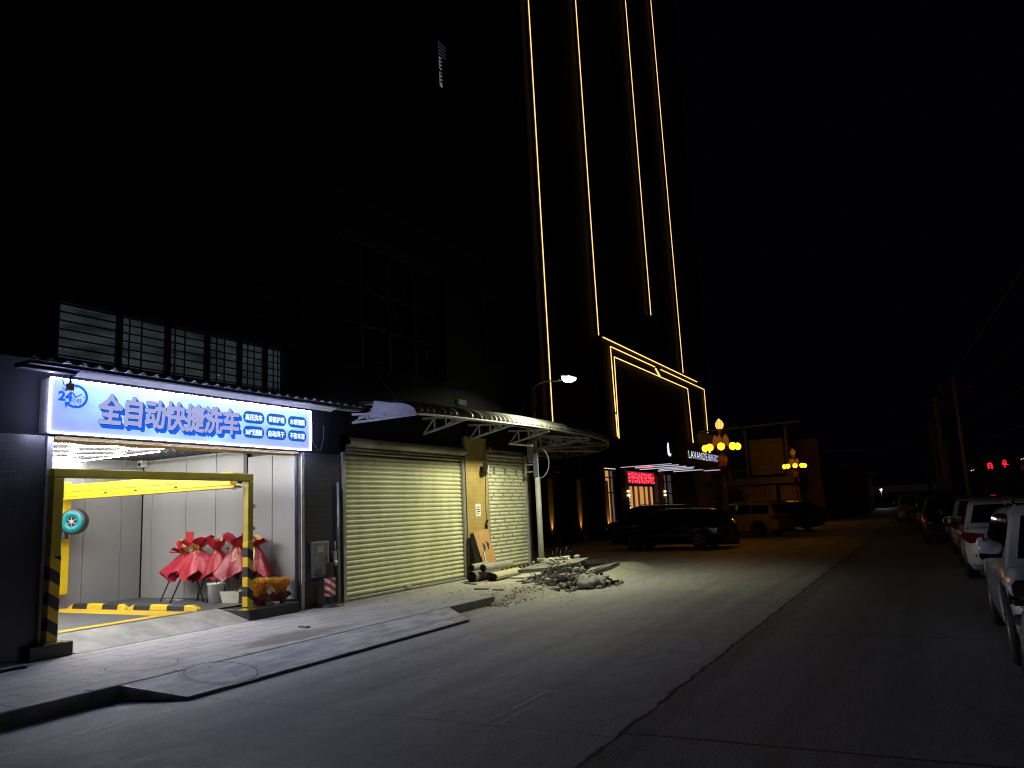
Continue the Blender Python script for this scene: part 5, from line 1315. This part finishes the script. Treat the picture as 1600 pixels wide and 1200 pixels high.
        m = MB(); m.rbox(xr+arch+.02, xf-arch-.02, sgn*(W*.455)-.02, sgn*(W*.455)+.02, .19, .25, .008); m.build('sill', M['black'], t)
        for c_ in (xf, xr):
            Q = Matrix.Translation((c_, sgn*(W*.5-.115), wr)) @ Matrix.Rotation(R(-90*sgn), 4, 'X')
            m = MB(); m.lathe([(wr*.62,-.10),(wr*.96,-.10),(wr,-.07),(wr,.07),(wr*.96,.10),(wr*.64,.105),(wr*.62,.09),(wr*.62,-.10)], 28, Q); ty = m.build('wheel', M['tyre'], t)
            m = MB(); m.lathe([(wr*.62,.02),(wr*.63,.10),(wr*.58,.085),(wr*.56,.03)], 28, Q); m.lathe([(0,.085),(.05,.08),(.06,.05)], 12, Q)
            for k in range(5):
                a = 2*math.pi*k/5
                for da in (-.13, .13): m.bar(Q @ Vector((.05*math.cos(a),.05*math.sin(a),.065)), Q @ Vector((wr*.6*math.cos(a+da),wr*.6*math.sin(a+da),.075)), .022)
            m.build('rim', M['rim'], ty)
            MB().lathe([(0,.0),(wr*.6,.0)], 20, Q).build('brake_disc', M['dark_metal'], ty)
    MB().rbox(L/2-.06, L/2+.006, -W*.24, W*.24, .36, hood-.26, .012).build('grille', M['black'], t)
    MB().rbox(-L/2+.0, -L/2+.06, -W*.36, W*.36, .20, .34, .015).build('rear_valance', M['black'], t)
    MB().rbox(L/2-.03, L/2+.016, -W*.36, W*.36, .19, .30, .012).build('front_valance', M['black'], t)
    MB().rbox(L/2+.007, L/2+.016, -.22, .22, .42, .56, .003).build('number_plate', M['plate'], t)
    MB().rbox(-L/2-.012, -L/2-.002, -.22, .22, .62, .76, .003).build('number_plate', M['plate'], t)
    MB().rbox(-L/2-.014, -L/2-.0, -.28, .28, .785, .81, .004).build('boot_trim', M['chrome'], t)
    if style != 'sedan':
        for sgn in (1, -1): MB().tube([(xf-1.2, sgn*(wroof-.06), H+.0), (xf-1.3, sgn*(wroof-.06), H+.05), (xr+.3, sgn*(wroof-.06), H+.045), (xr+.2, sgn*(wroof-.06), H+.0)], .014, 6).build('roof_rail', M['chrome'] if paint is not M['paint_black'] else M['black'], t)
    t.location = loc; t.rotation_euler = (0, 0, rot)
    return t
RG = 'cars parked along the right kerb'; LG = 'cars parked before the hotel'
car('parked_car', 'nearest white car at the right edge, only its flank, mirror and front wheel in view', (1.32, 5.0, 0), R(90), M['paint_white'], 4.5, 1.8, 1.46, 'sedan', RG, -.05, .11)
car('parked_car', 'white car facing the camera with its wing mirror folded out, second at the right', (1.41, 10.3, 0), R(-90), M['paint_white'], 4.4, 1.8, 1.47, 'suv', RG, .0, .13)
car('parked_car', 'white saloon seen from behind with a red tail lamp', (1.36, 18.85, 0), R(90), M['paint_white'], 4.5, 1.8, 1.46, 'sedan', RG)
car('parked_car', 'champagne car with a dark oval mirror beyond the white saloon', (1.30, 25.4, 0), R(90), M['paint_beige'], 4.5, 1.8, 1.5, 'suv', RG)
car('parked_car', 'dark car facing the camera with a pale plate', (.58, 30.9, 0), R(-90), M['paint_grey'], 4.5, 1.8, 1.55, 'suv', RG)
car('parked_car', 'dark van-like car behind the dark facing car', (.25, 40.5, 0), R(-90), M['paint_grey'], 4.6, 1.8, 1.75, 'suv', RG)
car('parked_car', 'farthest car of the right row, beige with a lit flank', (-.85, 53.0, 0), R(-90), M['paint_beige'], 4.5, 1.8, 1.6, 'suv', RG)
car('parked_car', 'black estate car parked side-on before the hotel entrance', (-8.95, 30.3, 0), R(176), M['paint_black'], 4.55, 1.8, 1.53, 'suv', LG)
car('parked_car', 'black van half hidden behind the black estate car', (-11.2, 34.6, 0), R(170), M['paint_black'], 4.7, 1.85, 1.72, 'suv', LG)
car('parked_car', 'pale estate car lit amber by the lotus lamp', (-8.05, 39.2, 0), R(158), M['paint_beige'], 4.5, 1.8, 1.6, 'suv', LG)
car('parked_car', 'dark car with a shiny roof edge next to the pale estate', (-7.5, 45.2, 0), R(150), M['paint_black'], 4.5, 1.8, 1.6, 'suv', LG)
car('parked_car', 'small dark car farthest along the left side', (-7.6, 53.0, 0), R(140), M['paint_grey'], 4.3, 1.75, 1.5, 'sedan', LG)

# ------------------------------------------------------------------ beyond the hotel
class HB(MB):
    """shapes of the house, laid out at 70 m and brought to 62 m"""
    def build(s, *a, **k):
        q = .886; s.v = [(x*q, y*q, max(0.0, 1.65+(z-1.65)*q) if z > 0 else 0.0) for x, y, z in s.v]
        return MB.build(s, *a, **k)
hs = thing('old_house', 'old ochre two-storey house with open balcony behind the lotus lamps', 'house', (-12.4, 63.8, 0))
def hbox(name, x0, x1, y0, y1, z0, z1, mat): return HB().box(x0, x1, y0, y1, z0, z1).build(name, M[mat], hs)
m = HB(); m.box(-19, -17.0, 70, 78, 0, 8.0); m.box(-17, -16.4, 70, 78, 4.2, 7.8); m.box(-13.4, -10.6, 70, 78, 3.9, 7.0); m.box(-19, -8.2, 74.5, 78, 0, 7.0); m.box(-10.6, -9.8, 70.4, 78, 3.7, 6.2)
m.box(-17, -15.6, 70.1, 78, 0, 3.0); m.box(-11.2, -9.6, 70.2, 78, 0, 2.9); m.build('wall', M['old_wall'], hs)
hbox('floor_slab', -19.2, -9.4, 69.4, 74.4, 3.1, 3.65, 'far_wall')
HB().add([(-17.5,69.2,8.0),(-8.8,69.2,8.15),(-8.8,78.5,8.9),(-17.5,78.5,8.8),(-17.5,69.2,8.12),(-8.8,69.2,8.27),(-8.8,78.5,9.02),(-17.5,78.5,8.92)], [(0,1,2,3),(7,6,5,4),(0,4,5,1),(1,5,6,2),(2,6,7,3),(3,7,4,0)]).build('roof', M['far_wall'], hs)
for x in (-15.2, -13.6, -10.2): hbox('balcony_post', x-.1, x+.1, 69.6, 69.8, 3.66, 7.95, 'far_wall')
m = HB()
for z in (4.3, 4.75, 6.6): m.bar((-16.3, 69.7, z), (-10.2, 69.7, z), .06)
m.build('balcony_rail', M['far_wall'], hs)
wn = HB().box(-16.2, -13.6, 71.5, 71.6, 4.2, 7.2).build('window', M['black'], hs)
gd = HB()
for k in range(12): gd.rbox(-15.4+.33*k, -15.1+.33*k, 69.98, 70.05, .05, 3.0, .02)
gd.build('garage_door', M['old_wall'], hs)
fh = thing('far_shed', 'dim low shed beyond the ochre house', 'shed', (-9, 95, 0))
MB().box(-12, -5.6, 92, 100, 0, 4.2).build('wall', M['far_wall'], fh); MB().prism([(-12.6,4.2),(-5.2,4.2),(-8.9,5.3)], 91.6, 100.4, 1).build('roof', M['rubble_dark'], fh)
fb = thing('far_bridge', 'low dim bridge beam with dark red lettering closing the street', 'bridge', (-4, 120, 0))
MB().box(-14, 3, 120, 122, 2.0, 2.9).build('beam', M['far_wall'], fb)
for x in (-13.5, 2.5): MB().box(x-.4, x+.4, 120, 122, 0, 2.0).build('pier', M['far_wall'], fb)
m = MB()
for x in (-4.6, -3.6): m.bar((x, 119.96, 2.7), (x-.3, 119.96, 2.2), .1); m.bar((x, 119.96, 2.6), (x+.3, 119.96, 2.2), .1); m.bar((x-.2, 119.96, 2.55), (x+.2, 119.96, 2.55), .06)
for x in (-2.7, -2.45): m.bar((x, 119.96, 2.72), (x, 119.96, 2.2), .09)
m.build('red_lettering', M['paper_red_b'], fb)
lt = thing('far_lamp', 'tiny white lamp shining at the end of the street', 'lamp', (-5.2, 110, 2.3)); MB().blob((-5.2,110,2.33), .09,.09,.09,0,0,10,7).build('globe', M['far_white'], lt); MB().tube([(-5.2,110.12,0),(-5.2,110.12,2.45)], .04, 6).build('post', M['dark_metal'], lt)

# utility poles
def upole(lab, x, y, h, r0, r1, arm, cross=True):
    t = thing('utility_pole', lab, 'utility pole', (x, y, 0), 'utility poles at the right')
    MB().tube([(x,y,0),(x,y,h)], [r0, r1], 12).build('pole', M['wood_pole'], t)
    if cross:
        c_ = MB(); c_.bar((x-arm, y-.12, h-.75), (x+arm, y-.12, h-.7), .09); cr_ = c_.build('crossarm', M['wood_pole'], t)
        for k in (-1, 1): MB().lathe([(.03,0),(.06,.08),(.03,.14),(.06,.22),(.02,.3)], 8, Matrix.Translation((x+k*arm*.95, y-.12, h-.68))).build('insulator', M['far_wall'], cr_)
    return t
upole('thin utility pole with a crossarm standing alone at the right', 1.99, 48, 7.85, .17, .10, .78)
upole('thick utility pole at the foot of the cable bundle', 1.45, 70, 9.2, .3, .2, 1.1)
upole('utility pole partly behind the thick pole', 1.05, 82, 8.6, .25, .18, .9)
upole('short farthest utility pole left of the cable bundle', .35, 100, 8.2, .25, .18, .9, False)
m = MB(); r_ = random.Random(6)
for k in range(9): x = .75+.12*k; m.tube([(x, 68, 0), (x+r_.uniform(-.1,.1), 68.2, 2.5), (x+.05, 68.1, r_.uniform(4,6.5))], .035, 5)
tag(m.build('cable_bundle', M['wood_pole']), 'bundle of vertical cables and conduits beside the thick pole', 'cables')
CG = 'overhead wires at the right'
for i, (a, b, s) in enumerate((((1.25,47.9,7.2),(4.7,-42,7.2),1.1), ((2.75,47.9,7.25),(6.2,-42,7.4),1.1), ((1.45,69.9,8.4),(1.99,48,6.4),.4), ((1.99,47.9,5.4),(4.6,-42,5.2),1.3), ((1.99,47.9,4.2),(4.2,-42,4.4),1.2))):
    cable('overhead_wire', [a, b], .016, M['cable'], ['highest overhead wire from the thin pole toward the right edge', 'outer overhead wire from the crossarm end', 'short wire between the two utility poles', 'middle overhead wire sagging above the parked cars', 'lowest overhead wire sagging above the parked cars'][i], CG, s, 24)
cable('street_wire', [(1.4,69.9,5.9),(-8.6,62.2,5.4)], .04, M['wood_pole'], 'thick wire crossing the street to the ochre house', None, .5, 24)

# right side: hedge bank, wall end, red lit signs
def hedge(lab, x, y, rx, ry, rz, zc, n, seed): return bush('hedge', lab, 'hedge', x, y, rx, ry, rz, zc, n, seed, 'hedges behind the parked cars', False, 'leaf', .16, 9)
hedge('long dark hedge behind the white cars', 4.3, 20, 1.0, 9, 1.0, 1.1, 3200, 41)
hedge('dark hedge behind the champagne car', 3.6, 38, 1.0, 8, 1.2, 1.3, 2400, 42)
hedge('dark thicket around the pole feet', 3.0, 58, 1.3, 8, 1.4, 1.4, 2000, 43)
bush('dark_tree', 'dark tree at the left before the far shed', 'tree', -9.2, 84, 1.7, 1.7, 1.3, 2.6, 1200, 44)
tag(MB().rbox(4.95, 5.5, 52, 54, 0, 3.0, .03).build('gate_pier', M['old_wall']), 'tan masonry gate pier at the right edge', 'pier')
rs = thing('red_sign', 'red lit roadside sign glowing above the hedge', 'sign', (6, 100, 3))
MB().rbox(4.6, 9.0, 100, 100.2, 3.3, 5.0, .02).build('board', M['black'], rs); 
for x in (4.9, 8.7): MB().tube([(x,100.1,0),(x,100.1,3.3)], .08, 8).build('post', M['dark_metal'], rs)
m = MB(); X0, Z0 = 5.95, 4.0
for (a, b, c_, d) in ((0,0,.14,.62),(.44,0,.58,.62),(0,.5,.58,.66),(0,.25,.58,.38),(0,-.04,.58,.06),(.25,.66,.36,.8),(.4,-.2,.6,-.06),(-.02,-.2,.14,-.08)): m.box(X0+a, X0+c_, 99.95, 99.99, Z0+b, Z0+d)
X0 = 7.7
for (a, b, c_, d) in ((.0,.5,.5,.62),(.1,.3,.4,.42),(0,.1,.12,.5),(.38,.1,.5,.5),(0,.1,.7,.22),(.2,-.25,.32,.1),(.1,.75,.5,.85)): m.box(X0+a, X0+c_, 99.95, 99.99, Z0+b+.15, Z0+d+.15)
m.v = [(7.0+(a-7.0)*.8, b, 4.2+(c_-4.2)*.75) for a, b, c_ in m.v]; m.build('red_characters', M['red_led'], rs)
for (x, z, lab) in ((4.55, 3.85, 'pair of tiny white lights left of the red sign'), (9.35, 4.75, 'pair of tiny pink lights right of the red sign')):
    m = MB(); m.blob((x, 99.8, z), .06,.06,.07,0,0,8,6); m.blob((x+.22, 99.8, z+.06), .05,.05,.06,0,0,8,6)
    ml = tag(MB().tube([(x+.1,99.9,0),(x+.1,99.9,z+.1)], .03, 6).build('marker_post', M['black']), lab, 'light'); m.build('marker_light', em('marker light', (1,.7,.7), 1.0), ml)

# ------------------------------------------------------------------ camera, world, render
cam = bpy.data.cameras.new('camera'); co = bpy.data.objects.new('camera', cam); COL.objects.link(co)
f_, ya, pi_, ro = 1206.2025, .482391638, .166066316, -.0494784289
fw = Vector((-math.sin(ya)*math.cos(pi_), math.cos(ya)*math.cos(pi_), math.sin(pi_))); rt = Vector((math.cos(ya), math.sin(ya), 0)); up = rt.cross(fw)
r2 = rt*math.cos(ro) + up*math.sin(ro); u2 = -rt*math.sin(ro) + up*math.cos(ro)
mw = Matrix(((r2.x, u2.x, -fw.x, 0), (r2.y, u2.y, -fw.y, 0), (r2.z, u2.z, -fw.z, 1.65), (0, 0, 0, 1)))
co.matrix_world = mw
cam.sensor_width = 36; cam.lens = f_/1600*36; cam.clip_end = 3000; cam.clip_start = .05
scene.camera = co
wd = bpy.data.worlds.new('World'); scene.world = wd; wd.use_nodes = True
nt = wd.node_tree; bg = nt.nodes['Background']
sky = nt.nodes.new('ShaderNodeTexSky'); sky.sky_type = 'NISHITA'; sky.sun_disc = False; sky.sun_elevation = R(-8); sky.sun_rotation = R(200)
mx = nt.nodes.new('ShaderNodeMix'); mx.data_type = 'RGBA'; mx.inputs[0].default_value = .9
nt.links.new(sky.outputs[0], mx.inputs[6]); mx.inputs[7].default_value = (.35, .4, .8, 1)
nt.links.new(mx.outputs[2], bg.inputs['Color']); bg.inputs['Strength'].default_value = .0012
scene.view_settings.view_transform = 'Standard'; scene.view_settings.look = 'None'; scene.view_settings.exposure = 0; scene.view_settings.gamma = 1
scene.render.engine = 'CYCLES'
cy_ = scene.cycles
cy_.use_denoising = True; cy_.filter_width = 1.1; cy_.denoising_input_passes = 'RGB_ALBEDO_NORMAL'; cy_.denoising_prefilter = 'ACCURATE'; cy_.use_adaptive_sampling = False; cy_.max_bounces = 8; cy_.diffuse_bounces = 4; cy_.glossy_bounces = 3; cy_.sample_clamp_indirect = 4; cy_.caustics_reflective = False; cy_.caustics_refractive = False
try: cy_.use_light_tree = True
except Exception: pass
